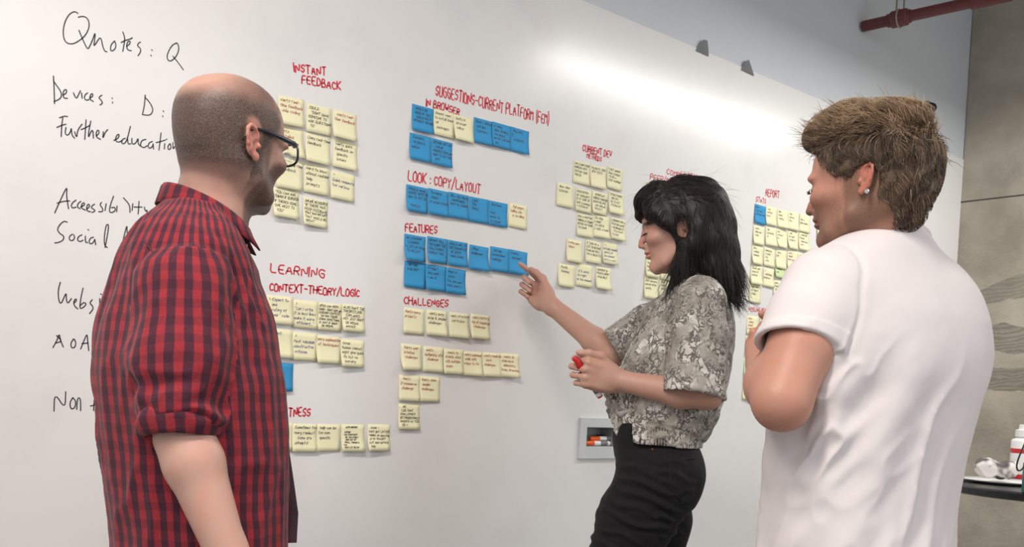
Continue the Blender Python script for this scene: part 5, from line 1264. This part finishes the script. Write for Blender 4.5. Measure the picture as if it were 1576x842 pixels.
# ---- the fair-haired man in the white T-shirt, back to us at the right
def tshirt_man():
    ZT_, hT, hH = 1.80, HR+rad(122), HR+PI-rad(42)
    fwd, left = dirs(hT)
    skin = skin_mat('fair_skin', srgb(182, 134, 114), srgb(178, 98, 82), srgb(98, 74, 56), .8)
    HM = head_frame(at(1334, 298, 1.78), hH, rad(2), rad(-2), 1.02)
    rows = spans([(1172, 1462, 960), (1172, 1464, 842), (1178, 1468, 780), (1182, 1477, 722), (1188, 1488, 672), (1194, 1502, 620), (1202, 1518, 570), (1214, 1522, 530), (1222, 1516, 492), (1230, 1502, 452, 1.75), (1244, 1486, 428, 1.8), (1262, 1466, 405, 1.8), (1284, 1446, 384, 1.6), (1304, 1428, 366, 1.3), (1316, 1412, 352, 1.1)], ZT_, hT, 1.62, 2.35, 0, .945)
    torso = Loft(rows, hT)
    JL = at(1266, 446, 1.70); JR = JL-left*.30+fwd*.09
    elb, wri = at(1203, 622, 1.62), at(1172, 532, 1.83)
    neck0 = at(1366, 372, 1.84)
    # loosely closed left hand held up in front of the chest
    K = at(1206, 497, 1.85); W = at(1178, 538, 1.83)
    q = lambda *a: [at(*p) for p in a]
    hL = Group([(Chain([W, (W+K)/2, K], (.028, .036, .034), .01, (_F, .55)), 'u', 0), (Chain(q((1190, 530, 1.825), (1173, 515, 1.812), (1160, 511, 1.805)), (.0145, .0110, .0088), .005), 'u', .008),
                (Chain(q((1206, 492, 1.845), (1190, 494, 1.83), (1179, 488, 1.822), (1172, 483, 1.818)), (.0100, .0092, .0084, .0072), .003), 'u', .005), (Chain(q((1214, 498, 1.85), (1203, 503, 1.825), (1194, 508, 1.815), (1189, 512, 1.815)), (.010, .0093, .0085, .0074), .003), 'u', .004),
                (Chain(q((1220, 506, 1.855), (1209, 513, 1.83), (1201, 519, 1.82), (1196, 522, 1.82)), (.0097, .009, .0082, .0070), .003), 'u', .004), (Chain(q((1222, 516, 1.86), (1213, 523, 1.835), (1207, 528, 1.828), (1203, 531, 1.828)), (.0088, .008, .0072, .0062), .003), 'u', .004)], None, .004)
    hL.nails = [(at(1158, 508, 1.801), _U*.8-_F*.4)]
    relb = JR+V3(0, 0, -.27)+left*.02+fwd*.06; rwri = relb+fwd*.06+V3(0, 0, -.23)-left*.01
    hRt = hand_group(frame(rwri, rwri-relb, left+V3(0, 0, .4)), [(5, 25, 30, 20), (0, 28, 32, 20), (-4, 30, 34, 20), (-8, 34, 36, 20)], [(.7, .6, -.35), (.85, .3, -.3), (.9, .1, -.3)], 1.04)
    bp = [(head_prims(HM, 1.0, 1.0, 1.05, .9, 1.0, .74, flare=.25), 'u', 0), (Chain([to_world(HM, [(-.030, 0, -.035)])[0], at(1360, 345, 1.83), neck0, neck0-V3(0, 0, .06)], (.056, .058, .062, .07), .02), 'u', .03), (Loft(rows[1:-2], hT, -.022), 'u', .03), (Chain([JL, at(1366, 420, 1.80), JR], .045), 'u', .03),
          (Chain([JL, (JL+elb)/2, elb+V3(0, 0, .008)], (.056, .056, .047), .02), 'u', .02), (Chain([elb, elb+(wri-elb)*.30+fwd*-.0, wri], (.044, .050, .031), .02), 'u', .024), (hL, 'u', .014),
          (Chain([JR, relb], (.054, .046), .02), 'u', .02), (Chain([relb, relb+(rwri-relb)*.3, rwri], (.044, .047, .03), .02), 'u', .02), (hRt, 'u', .014)]
    hipc = at(1320, 985, ZT_); tp, feet = trousers_and_shoes(None, hipc, fwd, left, .90, None, bp)
    hb = HM[:3, 3]; ch = K
    fine = [(hb-.165, hb+V3(.165, .165, .16), .0026), (ch-.09, ch+.09, .003)]
    V, Q = surface(bp, .007, fine); V, Q = biggest(V, Q); V = relax(V, Q, 1, .4); N = normals(V, Q)
    Pl, near, lip, ruddy = face_masks(HM, V); x, y, z = Pl.T; ay = np.abs(y); wob = fbm(Pl*38, 3, 3)-.5
    beard = near*sstep(.008, -.030, z+.30*np.maximum(.05-x, 0)+.02*wob)*sstep(-.006, .022, x+.015*wob)*(1-.55*np.exp(-((ay-.045)**2+(x-.07)**2+(z+.02)**2)/.025**2))
    must = near*np.exp(-((x-.092)/.012)**2)*np.exp(-((z+.036)/.005)**2)
    ear = near*sstep(.073, .0785, ay)*sstep(1.25, .95, np.sqrt(((x+.030)/.026)**2+((z-.004)/.040)**2))
    side = near*sstep(.012, -.006, x-.6*np.maximum(z-.01, 0)-.012)*sstep(-.078, -.05, z+.5*np.maximum(0, x+.055)+.015*wob)
    hs = np.clip(side, 0, 1)*(1-ear)
    brow = near*np.exp(-((z-.034)/.0045)**2)*((ay > .012) & (ay < .05))*(x > .07)
    lash = near*np.exp(-((z-.0065)/.0020)**2)*((ay > .019) & (ay < .045))*(x > .07)
    body = np_mesh('person', V, Q, skin, None, {'stubble': np.clip(np.maximum(np.maximum(beard*.8, must*.6), hs), 0, 1), 'lip': lip*.8, 'ruddy': np.clip(ruddy+.5*ear, 0, 1), 'dark': np.clip(np.maximum(brow*.55, lash*.8), 0, .85), 'white': np.zeros(len(V)), 'nail': nail_mask(V, N, [hL, hRt])})
    tag(body, 'brown-haired person in white T-shirt standing at the right, seen from behind with arm bent', 'person')
    white = plain('white_jersey', srgb(214, 207, 206), .9, noise=.02, scale=60, bump=.15, spec=.15)
    hemc = at(1227, 534, 1.66); axL = hemc-JL; axL /= np.linalg.norm(axL); hn = axL+_R*.22-_U*.0; hn = hn/np.linalg.norm(hn)
    sl = Group([(Chain([JL+V3(0, 0, -.006), (JL+hemc)/2, hemc+axL*.08], (.068, .071, .073), .02), 'u', 0), (Half(hemc, hn), 'i', .003), (Chain([hemc-axL*.07, hemc+axL*.08], (.060, .0635), 0), 's', .004)])
    axq = relb-JR; axq /= np.linalg.norm(axq); sr = Group([(Chain([JR, JR+axq*.22], (.064, .069), .02), 'u', 0), (Half(JR+axq*.17, axq), 'i', .003), (Chain([JR+axq*.10, JR+axq*.25], .061), 's', .004)])
    hem = rows[0][0]+.004
    pr = [(torso, 'u', 0), (Chain([JL+V3(0, 0, .010), at(1366, 398, 1.80), JR+V3(0, 0, -.022)], (.058, .052, .054), .02), 'u', .06), (sl, 'u', .028), (sr, 'u', .028),
          (Ball(at(1300, 520, 1.70), (.10, .05, .10), np.stack([left, fwd, V3(0, 0, 1)], 1)), 'u', .05), (Ball(at(1450, 505, 1.84), (.10, .05, .12), np.stack([left, fwd, V3(0, 0, 1)], 1)), 'u', .05),
          (Chain([at(1362, 368, 1.84)+V3(0, 0, -.014), at(1358, 330, 1.83)+V3(0, 0, .05)], (.0615, .085)), 's', .006), (Half(V3(0, 0, hem), V3(0, 0, -1)), 'i', .004)]
    def disp(P, Nn):
        c = at(1330, 640, 1.66)
        w = .003*(fbm(P*14, 2, 3)-.5)
        mid = np.exp(-(((P-at(1360, 620, 1.68)) @ _R)/.12)**2)*sstep(at(0, 430, 1.7)[2], at(0, 520, 1.7)[2], P[:, 2])
        w = w+mid*.024*(folds(P, V3(0, 0, 1)*1.0+_R*.32, .060, 7, 15, 1.5)-.4)
        lowL = np.exp(-((P-at(1270, 660, 1.66))**2).sum(1)/.11**2); w = w+lowL*.022*(folds(P, V3(0, 0, .8)+_R*.8, .030, 3.5, 27, 1.4)-.45)
        bot = sstep(at(0, 700, 1.7)[2], at(0, 800, 1.7)[2], P[:, 2]); w = w+bot*.010*(folds(P, V3(0, 0, 1)+_R*.6, .05, 4, 51, 1.3)-.45)
        s_ = np.exp(-(np.abs(sl.d(P)-torso.d(P))/.006)**2)*(P[:, 2] > at(0, 505, 1.7)[2]); w = w-s_*.0035
        e = (P-hemc) @ hn; w = w+.0015*((e > -.020) & (e < .01) & (sl.d(P) < .01))
        return w-.001
    ts = cloth('t_shirt', pr, .0055, white, body, fine=[(hemc-.10, hemc+.10, .0034)], disp=disp)
    # ribbed neckband
    bm = bmesh.new(); nc = at(1362, 372, 1.84)+V3(0, 0, .006); pts = []
    for i in range(49):
        t = 2*PI*i/48; f_ = math.cos(t); pts.append(nc+fwd*f_*.0745+left*math.sin(t)*.0735+V3(0, 0, -.022*f_-.008*f_*f_-.004+.016*math.sin(t)))
    tube(bm, pts, .0085, 10, False); bm_obj('neckband', bm, white, ts, True)
    cloth('trousers', tp, .010, denim_mat('grey_denim', srgb(60, 62, 68)), body)
    for f in feet:
        V, Q = surface(shoe_prims((f[0], f[1], 0), fwd), .006); np_mesh('shoe', relax(V, Q, 1), Q, M_LEATHER, body)
    # hair: clipped sides, longer tousled top swept forward and up
    cap = Group([(Loft(skull(1.0, 1.0).rows, 0, .007), 'u', 0), (Half((.046, 0, .040), V3(.80, 0, -.52)), 'i', .008), (Half((-.04, 0, -.026), V3(.30, 0, -1)), 'i', .006),
                 (Ball((-.026, .080, .0), (.026, .03, .044)), 's', .008), (Ball((-.026, -.080, .0), (.026, .03, .044)), 's', .008), (Ball((.018, .080, -.02), (.030, .05, .040)), 's', .008), (Ball((.018, -.080, -.02), (.030, .05, .040)), 's', .008)])
    ph = [(cap, 'u', 0), (Ball((-.080, 0, .045), (.042, .064, .072)), 'u', .02), (Chain([(-.060, .0, .01), (-.060, .0, -.030), (-.066, 0, -.038)], (.052, .046, .026), .01), 'u', .02), (Ball((-.024, 0, .102), (.078, .066, .042)), 'u', .02), (Ball((.032, .0, .110), (.060, .058, .030)), 'u', .02), (Chain([(.03, .02, .122), (.068, .022, .113), (.092, .024, .098)], (.027, .018, .006), .01), 'u', .02), (Chain([(.03, -.03, .122), (.064, -.03, .114), (.086, -.03, .102)], (.027, .018, .006), .01), 'u', .02),
          (Ball((-.030, .068, .060), (.060, .014, .035)), 'u', .025), (Ball((-.030, -.068, .060), (.060, .014, .035)), 'u', .025)]
    gh = Group(ph, HM, pad=.01)
    V, Q = surface([(gh, 'u', 0)], .0040); V, Q = biggest(V, Q); V = relax(V, Q, 2); N2 = normals(V, Q); L = to_local(HM, V)
    R_ = HM[:3, :3]/np.linalg.norm(HM[:3, 0])
    def flow_l(L):
        x, y, z = L.T; tp_ = sstep(.035, .10, z-.25*np.maximum(0, -x-.03))
        up = np.stack([1.0+0*x, .25+.5*np.sin(x*40+y*30), .25+.25*sstep(.04, .10, x)], 1); dn = np.stack([-.45+.0*x-.35*(x > -.02), 0*x, -1+0*x], 1)
        bk = np.stack([-.3+0*x, y*2, -1+0*x], 1)
        f = tp_[:, None]*up+(1-tp_)[:, None]*np.where((x < -.06)[:, None], bk, dn)
        return f
    flow = lambda P: flow_l(to_local(HM, P)) @ R_.T
    zl = L[:, 2]; topm = sstep(.055, .085, zl)
    hm = hair_mat('tousled_brown_hair', srgb(52, 40, 31), srgb(104, 83, 64), srgb(182, 154, 120), .45)
    def ln(P): l = to_local(HM, P); return .012+.036*sstep(.03, .085, l[:, 2])+.010*sstep(.03, .09, l[:, 0])+.012*sstep(-.03, -.09, l[:, 0])
    def lf(P): l = to_local(HM, P); return .16+.50*sstep(.06, .11, l[:, 2])*(.5+.5*np.sin(l[:, 0]*55+l[:, 1]*35))
    S, SQ, tone = groom(V, N2, .5+topm, flow, 11000, ln, 7, lf, .00055, 8, .75, .12, .05, lambda p: hug(gh, p, -.003, .006+.014*sstep(.07, .12, to_local(HM, p)[:, 2])))
    S2, SQ2, tone2 = groom(V, N2, topm+1e-4, flow, 3000, lambda P: .020+.085*np.maximum(0, noise3(P*42, 77)-.52), 8, .72, .0005, 9, 1.0, .06, .0)
    lz = to_local(HM, np.concatenate([S, S2]))[:, 2]; tn = np.clip(np.concatenate([tone, tone2])+.48*sstep(.06, .13, lz)-.16, 0, 1)
    w = folds(L, V3(.6, .3, -.6), .014, 6, 5, 1.2)
    HV = np.concatenate([V+N2*((w-.5)*.004)[:, None], S, S2]); HQ = np.concatenate([Q, SQ+len(V), SQ2+len(V)+len(S)])
    hr = np_mesh('hair', HV, HQ, hm, body, {'tone': np.concatenate([.12+.3*w+.12*topm, tn])}); hr['label'] = 'short brown hair, tousled and lighter on top'
    bm = bmesh.new()
    for s in (-1, 1):
        tube(bm, [Vector(q) for q in to_world(HM, [(.0905, s*.019, .008), (.0955, s*.026, .0068), (.0960, s*.033, .0062), (.0915, s*.041, .007), (.086, s*.046, .009)])], [.0006, .0010, .0011, .0010, .0005], 6)
        for k in range(6): q = (.0958-.0015*k, s*(.026+.0038*k), .0065); tube(bm, [Vector(v) for v in to_world(HM, [q, (q[0]+.003, q[1]+s*.002, q[2]-.0015), (q[0]+.0048, q[1]+s*.003, q[2]-.0012)])], [.0007, .0005, .0002], 4)
    bm_obj('eyelashes', bm, plain('brown_lash', (.03, .02, .015), .6), body, True)
    bm = bmesh.new(); c = to_world(HM, [(-.035, .0835, -.0190)])[0]; nrm = HM[:3, :3] @ V3(.25, 1, 0); M4 = Matrix.Translation(Vector(c)) @ Vector(nrm).to_track_quat('Z', 'Y').to_matrix().to_4x4()
    bm_lathe(bm, [(0, .0015), (.0028, .0015), (.0040, .0022), (.0045, .0010), (.0045, -.003), (0, -.003)], M4, 20); e = bm_obj('earring', bm, M_STUD, body, True); e['label'] = 'small round silver earring'
tshirt_man()

# ------------------------------------------------------------------ fittings and the table at the right
def on_concrete(u, v, x=XC):
    d = _F+_R*((u-788.0)/F_PX)+_U*((CY_PX-v)/F_PX); return EYE+d*(x/d[0])
# recessed metal box for markers
M_PLATE = plain('painted_steel', srgb(206, 210, 208), .45, noise=.04, scale=30); M_DARKBOX = plain('box_inside', srgb(176, 180, 180), .5)
x0, x1, z0, z1 = HOLE
mg = x0-float(on_board(889.6, 674)[0]); zt, zb = float(on_board(891.4, 642.9)[2]), float(on_board(887.6, 705.6)[2])
box = empty('wall_box', ((x0+x1)/2, 0, zb), 'grey metal recessed wall box holding markers, behind the person in snake print', 'wall box')
def pbm(fn, name, mat, parent, smooth=False):
    bm = bmesh.new(); fn(bm); o = bm_obj(name, bm, mat, None, smooth); o.parent = parent; o.matrix_parent_inverse = Matrix.Translation(-parent.location); return o
def frame_(bm):
    for lo, hi in (((x0-mg, -.010, zb), (x0, .0035, zt)), ((x1, -.010, zb), (x1+mg, .0035, zt)), ((x0, -.010, z1), (x1, .0035, zt)), ((x0, -.010, zb), (x1, .0035, z0))): bm_box(bm, lo, hi)
    bmesh.ops.remove_doubles(bm, verts=bm.verts[:], dist=1e-5)
pbm(frame_, 'faceplate', M_PLATE, box)
def inner_(bm):
    t = .0015; d = .075
    bm_box(bm, (x0, -.002, z0), (x1, d, z0+t)); bm_box(bm, (x0, -.002, z1-t), (x1, d, z1)); bm_box(bm, (x0, -.002, z0+t), (x0+t, d, z1-t)); bm_box(bm, (x1-t, -.002, z0+t), (x1, d, z1-t)); bm_box(bm, (x0, d-t, z0), (x1, d, z1))
    bmesh.ops.remove_doubles(bm, verts=bm.verts[:], dist=1e-5)
pbm(inner_, 'liner', M_DARKBOX, box)
zf = z0+.0017
def xat(u, y): return float(on_board(u, 680, y)[0])
marker('dry_wipe_marker', (xat(907, .022)+.130, .022, zf+.0255), (xat(907, .022), .022, zf+.0255), .0088, M_ORANGE, 'white marker with orange cap on top of the others in the wall box')
marker('dry_wipe_marker', (xat(899, .012)+.125, .012, zf+.0095), (xat(899, .012)+.002, .012, zf+.0095), .0088, M_ORANGE, 'white marker with orange cap lying lowest at the front of the wall box')
marker('dry_wipe_marker', (xat(903, .034)+.135, .034, zf+.0095), (xat(903, .034)+.002, .034, zf+.0095), .0088, M_WHITE_PL, 'plain white marker lying behind the orange-capped ones in the wall box')
marker('dry_wipe_marker', (xat(917, .049)+.118, .048, zf+.027), (xat(917, .049), .046, zf+.031), .0085, M_BLACK_PL, 'marker with black cap at the back of the wall box')
# sprinkler pipe running out of the wall
M_PIPE = plain('oxide_red_pipe', srgb(98, 44, 43), .5, noise=.08, scale=20); M_GALV = plain('galvanised_steel', srgb(150, 148, 140), .45, .7)
pp = on_board(1327, 41); px_, pz_ = float(pp[0]), float(pp[2])
pipe = empty('sprinkler_pipe', (px_, 0, pz_), 'dark red sprinkler pipe coming out of the white wall near the ceiling', 'pipe')
PA = rad(7.1); MP = Matrix.Translation((px_, 0, pz_)) @ Matrix.Rotation(PA, 4, 'Z') @ Matrix(((1, 0, 0, 0), (0, 0, -1, 0), (0, 1, 0, 0), (0, 0, 0, 1)))
def along(t, dx=0, dz=0): return MP @ Vector((dx, dz, t))
def ring(bm, ya, yb, r, br): bm_lathe(bm, [(0, ya), (r-br, ya), (r, ya+br), (r, yb-br), (r-br, yb), (0, yb)], MP, 28)
pbm(lambda bm: ring(bm, 0.004, 3.6, .0235, .001), 'pipe', M_PIPE, pipe, False)
pbm(lambda bm: (ring(bm, .128, .205, .036, .007), ring(bm, .112, .135, .0285, .003), ring(bm, .198, .216, .0285, .003)), 'coupling', M_PIPE, pipe)
pbm(lambda bm: ring(bm, .46, .62, .030, .004), 'coupling', M_PIPE, pipe)
def hang(bm):
    for dy in (.150, .182): q = along(dy, 0, .03); tube(bm, [q, (q.x, q.y, ZT)], .004, 8)
    tube(bm, [along(.166, .037*math.cos(t), .037*math.sin(t)) for t in np.linspace(0, 2*PI, 25)], .004, 8, False)
pbm(hang, 'hanger', M_GALV, pipe)
# round fitting on the wall behind the man's hair
ps = on_board(1427, 167); sp = (float(ps[0]), 0.004, float(ps[2]))
sen = empty('wall_fitting', sp, 'small dark round fitting on the white wall, just above the brown-haired head', 'wall fitting')
Ms = Matrix(((1, 0, 0, sp[0]), (0, 0, -1, sp[1]), (0, 1, 0, sp[2]), (0, 0, 0, 1)))
pbm(lambda bm: bm_lathe(bm, [(0, 0), (.036, 0), (.036, .012), (.030, .018), (0, .018)], Ms, 28), 'base', plain('grey_plastic', srgb(120, 122, 126), .5), sen)
pbm(lambda bm: bm_lathe(bm, [(.027, .016)]+[(.027*math.cos(t), .016+.034*math.sin(t)) for t in np.linspace(0.05, PI/2-.05, 8)]+[(0, .050)], Ms, 28), 'dome', plain('smoked_dome', srgb(38, 38, 42), .15), sen, True)
# thin grey flaps at the top edge of the board
M_FLAP = plain('flap_grey', srgb(162, 164, 166), .8, noise=.05)
for k, (tri, lab) in enumerate((([(1071, 78), (1082, 61), (1089, 62), (1091, 87)], 'small grey flap on the board top edge, the larger left one'), ([(1141, 108), (1147, 94), (1153, 92), (1161, 117)], 'small grey flap on the board top edge, nearer the brown-haired head'))):
    bm = bmesh.new(); f = [bm.verts.new(Vector(on_board(u, v, -.003-.006*(i in (1, 2))))) for i, (u, v) in enumerate(tri)]; bm.faces.new(f); bmesh.ops.solidify(bm, geom=bm.faces[:], thickness=.001)
    tag(bm_obj('grey_flap', bm, M_FLAP), lab, 'paint flap', 'grey flaps on the board edge')

# black round table with things on it
tc = at(1622, 748, 3.78); ZTB = float(at(1540, 747, 3.78)[2]); tx, ty = float(tc[0]), float(tc[1])
tab = empty('round_table', (tx, ty, 0), 'black round table by the concrete wall at the right edge', 'table')
M_TAB = plain('black_laminate', srgb(30, 30, 33), .35, spec=.5)
I_ = Matrix.Translation((tx, ty, 0))
pbm(lambda bm: bm_lathe(bm, [(0, ZTB-.034), (.395, ZTB-.034), (.412, ZTB-.028), (.415, ZTB-.006), (.409, ZTB), (0, ZTB)], I_, 64), 'table_top', M_TAB, tab)
pbm(lambda bm: bm_lathe(bm, [(0, .022), (.045, .022), (.036, .05), (.034, ZTB-.06), (.12, ZTB-.034), (0, ZTB-.034)], I_, 32), 'column', M_TAB, tab, True)
pbm(lambda bm: bm_lathe(bm, [(0, 0), (.27, 0), (.272, .012), (.20, .022), (0, .026)], I_, 48), 'base', M_TAB, tab)
def on_table(u, v, z=None):
    z = ZTB if z is None else z
    d = _F+_R*((u-788.0)/F_PX)+_U*((CY_PX-v)/F_PX); return EYE+d*((z-H_CAM)/d[2])
pl = on_table(1538, 744); pl[2] = ZTB
bm = bmesh.new(); bm_lathe(bm, [(0, .0005), (.085, .0005), (.150, .012), (.152, .014), (.084, .004), (0, .004)], Matrix.Translation(Vector(pl)), 48)
tag(bm_obj('paper_plate', bm, plain('white_paper', srgb(226, 226, 224), .7), None, True), 'white shallow plate on the black round table, under the grey cloth', 'plate')
# crumpled cloth
cp = pl+V3(0, 0, .045)
rg = np.random.default_rng(4); prs = []
for k in range(11):
    a = rg.uniform(0, 2*PI); r_ = rg.uniform(0, .06); lat = _R*V3(1, 1, 0); lat /= np.linalg.norm(lat)
    o_ = lat*r_*math.cos(a)*1.25+np.cross(V3(0, 0, 1), lat)*r_*math.sin(a)
    prs.append((Ball(cp+o_+V3(0, 0, rg.uniform(-.012, .022)), (rg.uniform(.024, .036), rg.uniform(.024, .036), rg.uniform(.020, .030))), 'u', .016))
prs.append((Half(pl+V3(0, 0, .0045), V3(0, 0, -1)), 'i', .006))
V, Q = surface(prs, .005); V, Q = biggest(V, Q); V = relax(V, Q, 1); N = normals(V, Q)
lift_ = sstep(pl[2]+.006, pl[2]+.02, V[:, 2]); V = V+N*(lift_*.011*(folds(V, V3(.5, .4, .6), .024, 3, 3, 1.3)-.5))[:, None]
m, nt, p = new_mat('grey_white_cloth'); tcn = nt.nodes.new('ShaderNodeTexCoord'); n_ = nt.nodes.new('ShaderNodeTexNoise'); n_.inputs['Scale'].default_value = 13; n_.inputs['Detail'].default_value = 2; nt.links.new(tcn.outputs['Object'], n_.inputs['Vector'])
cr = nt.nodes.new('ShaderNodeValToRGB'); cr.color_ramp.elements[0].position = .42; cr.color_ramp.elements[0].color = (*srgb(96, 90, 90), 1); cr.color_ramp.elements[1].position = .52; cr.color_ramp.elements[1].color = (*srgb(226, 220, 214), 1)
nt.links.new(n_.outputs['Fac'], cr.inputs[0]); nt.links.new(cr.outputs[0], p.inputs['Base Color']); p.inputs['Roughness'].default_value = .9
tag(np_mesh('cloth', V, Q, m), 'crumpled grey and white cloth lying on the plate on the black table', 'cloth')
# bottles
M_REDB = plain('red_print', srgb(200, 40, 48), .4)
def bottle(u, v, r, h, label, band):
    b = on_table(u, v); b[2] = ZTB; M_ = Matrix.Translation(Vector(b)); e = empty('spray_bottle', b, label, 'bottle', 'white bottles on the black table')
    pbm(lambda bm: bm_lathe(bm, [(0, .0005), (r*.94, .0005), (r, .006), (r, h*.70), (r*.93, h*.735), (r*.62, h*.76), (r*.60, h*.79), (0, h*.79)], M_, 28), 'body', M_WHITE_PL, e, True)
    pbm(lambda bm: bm_lathe(bm, [(0, h*.785), (r*.70, h*.785), (r*.70, h*.90), (r*.44, h*.915), (r*.40, h), (0, h)], M_, 28), 'cap', M_WHITE_PL, e)
    for a_, b_ in band: pbm(lambda bm: bm_lathe(bm, [(r*1.004, h*a_), (r*1.012, h*(a_+.004)), (r*1.012, h*(b_-.004)), (r*1.004, h*b_)], M_, 28), 'label_band', M_REDB, e)
bottle(1571, 742, .046, .240, 'white bottle with red band standing behind the cloth at the right edge', [(.50, .58), (.06, .14)])
gb = on_table(1590, 759); gb[2] = ZTB
tp_ = empty('container', gb, 'teal green container with black cord at the right edge of the table', 'container')
Mg = Matrix.Translation(Vector(gb))
pbm(lambda bm: bm_lathe(bm, [(0, .0005), (.036, .0005), (.038, .004), (.038, .105), (.033, .115), (.020, .120), (.020, .135), (0, .135)], Mg, 28), 'body', plain('teal_plastic', srgb(36, 112, 98), .4), tp_, True)
vd = (EYE-gb); vd[2] = 0; vd /= np.linalg.norm(vd); lt = np.cross(V3(0, 0, 1), vd)*-1
cord = [gb+V3(0, 0, .128)+lt*.0, gb+V3(0, 0, .22)-_R*.006+vd*.02, gb+V3(0, 0, .235)-_R*.020+vd*.04, gb+V3(0, 0, .17)-_R*.045+vd*.05, gb+V3(0, 0, .11)-_R*.066+vd*.05, gb+V3(0, 0, .082)-_R*.062+vd*.05, gb+V3(0, 0, .085)-_R*.045+vd*.05, gb+V3(0, 0, .11)-_R*.034+vd*.045, gb+V3(0, 0, .13)-_R*.015+vd*.02, gb+V3(0, 0, .125)]
pbm(lambda bm: tube(bm, chaikin([np.array(c) for c in cord], 3), .0030, 8), 'cord', M_BLACK_PL, tp_, True)
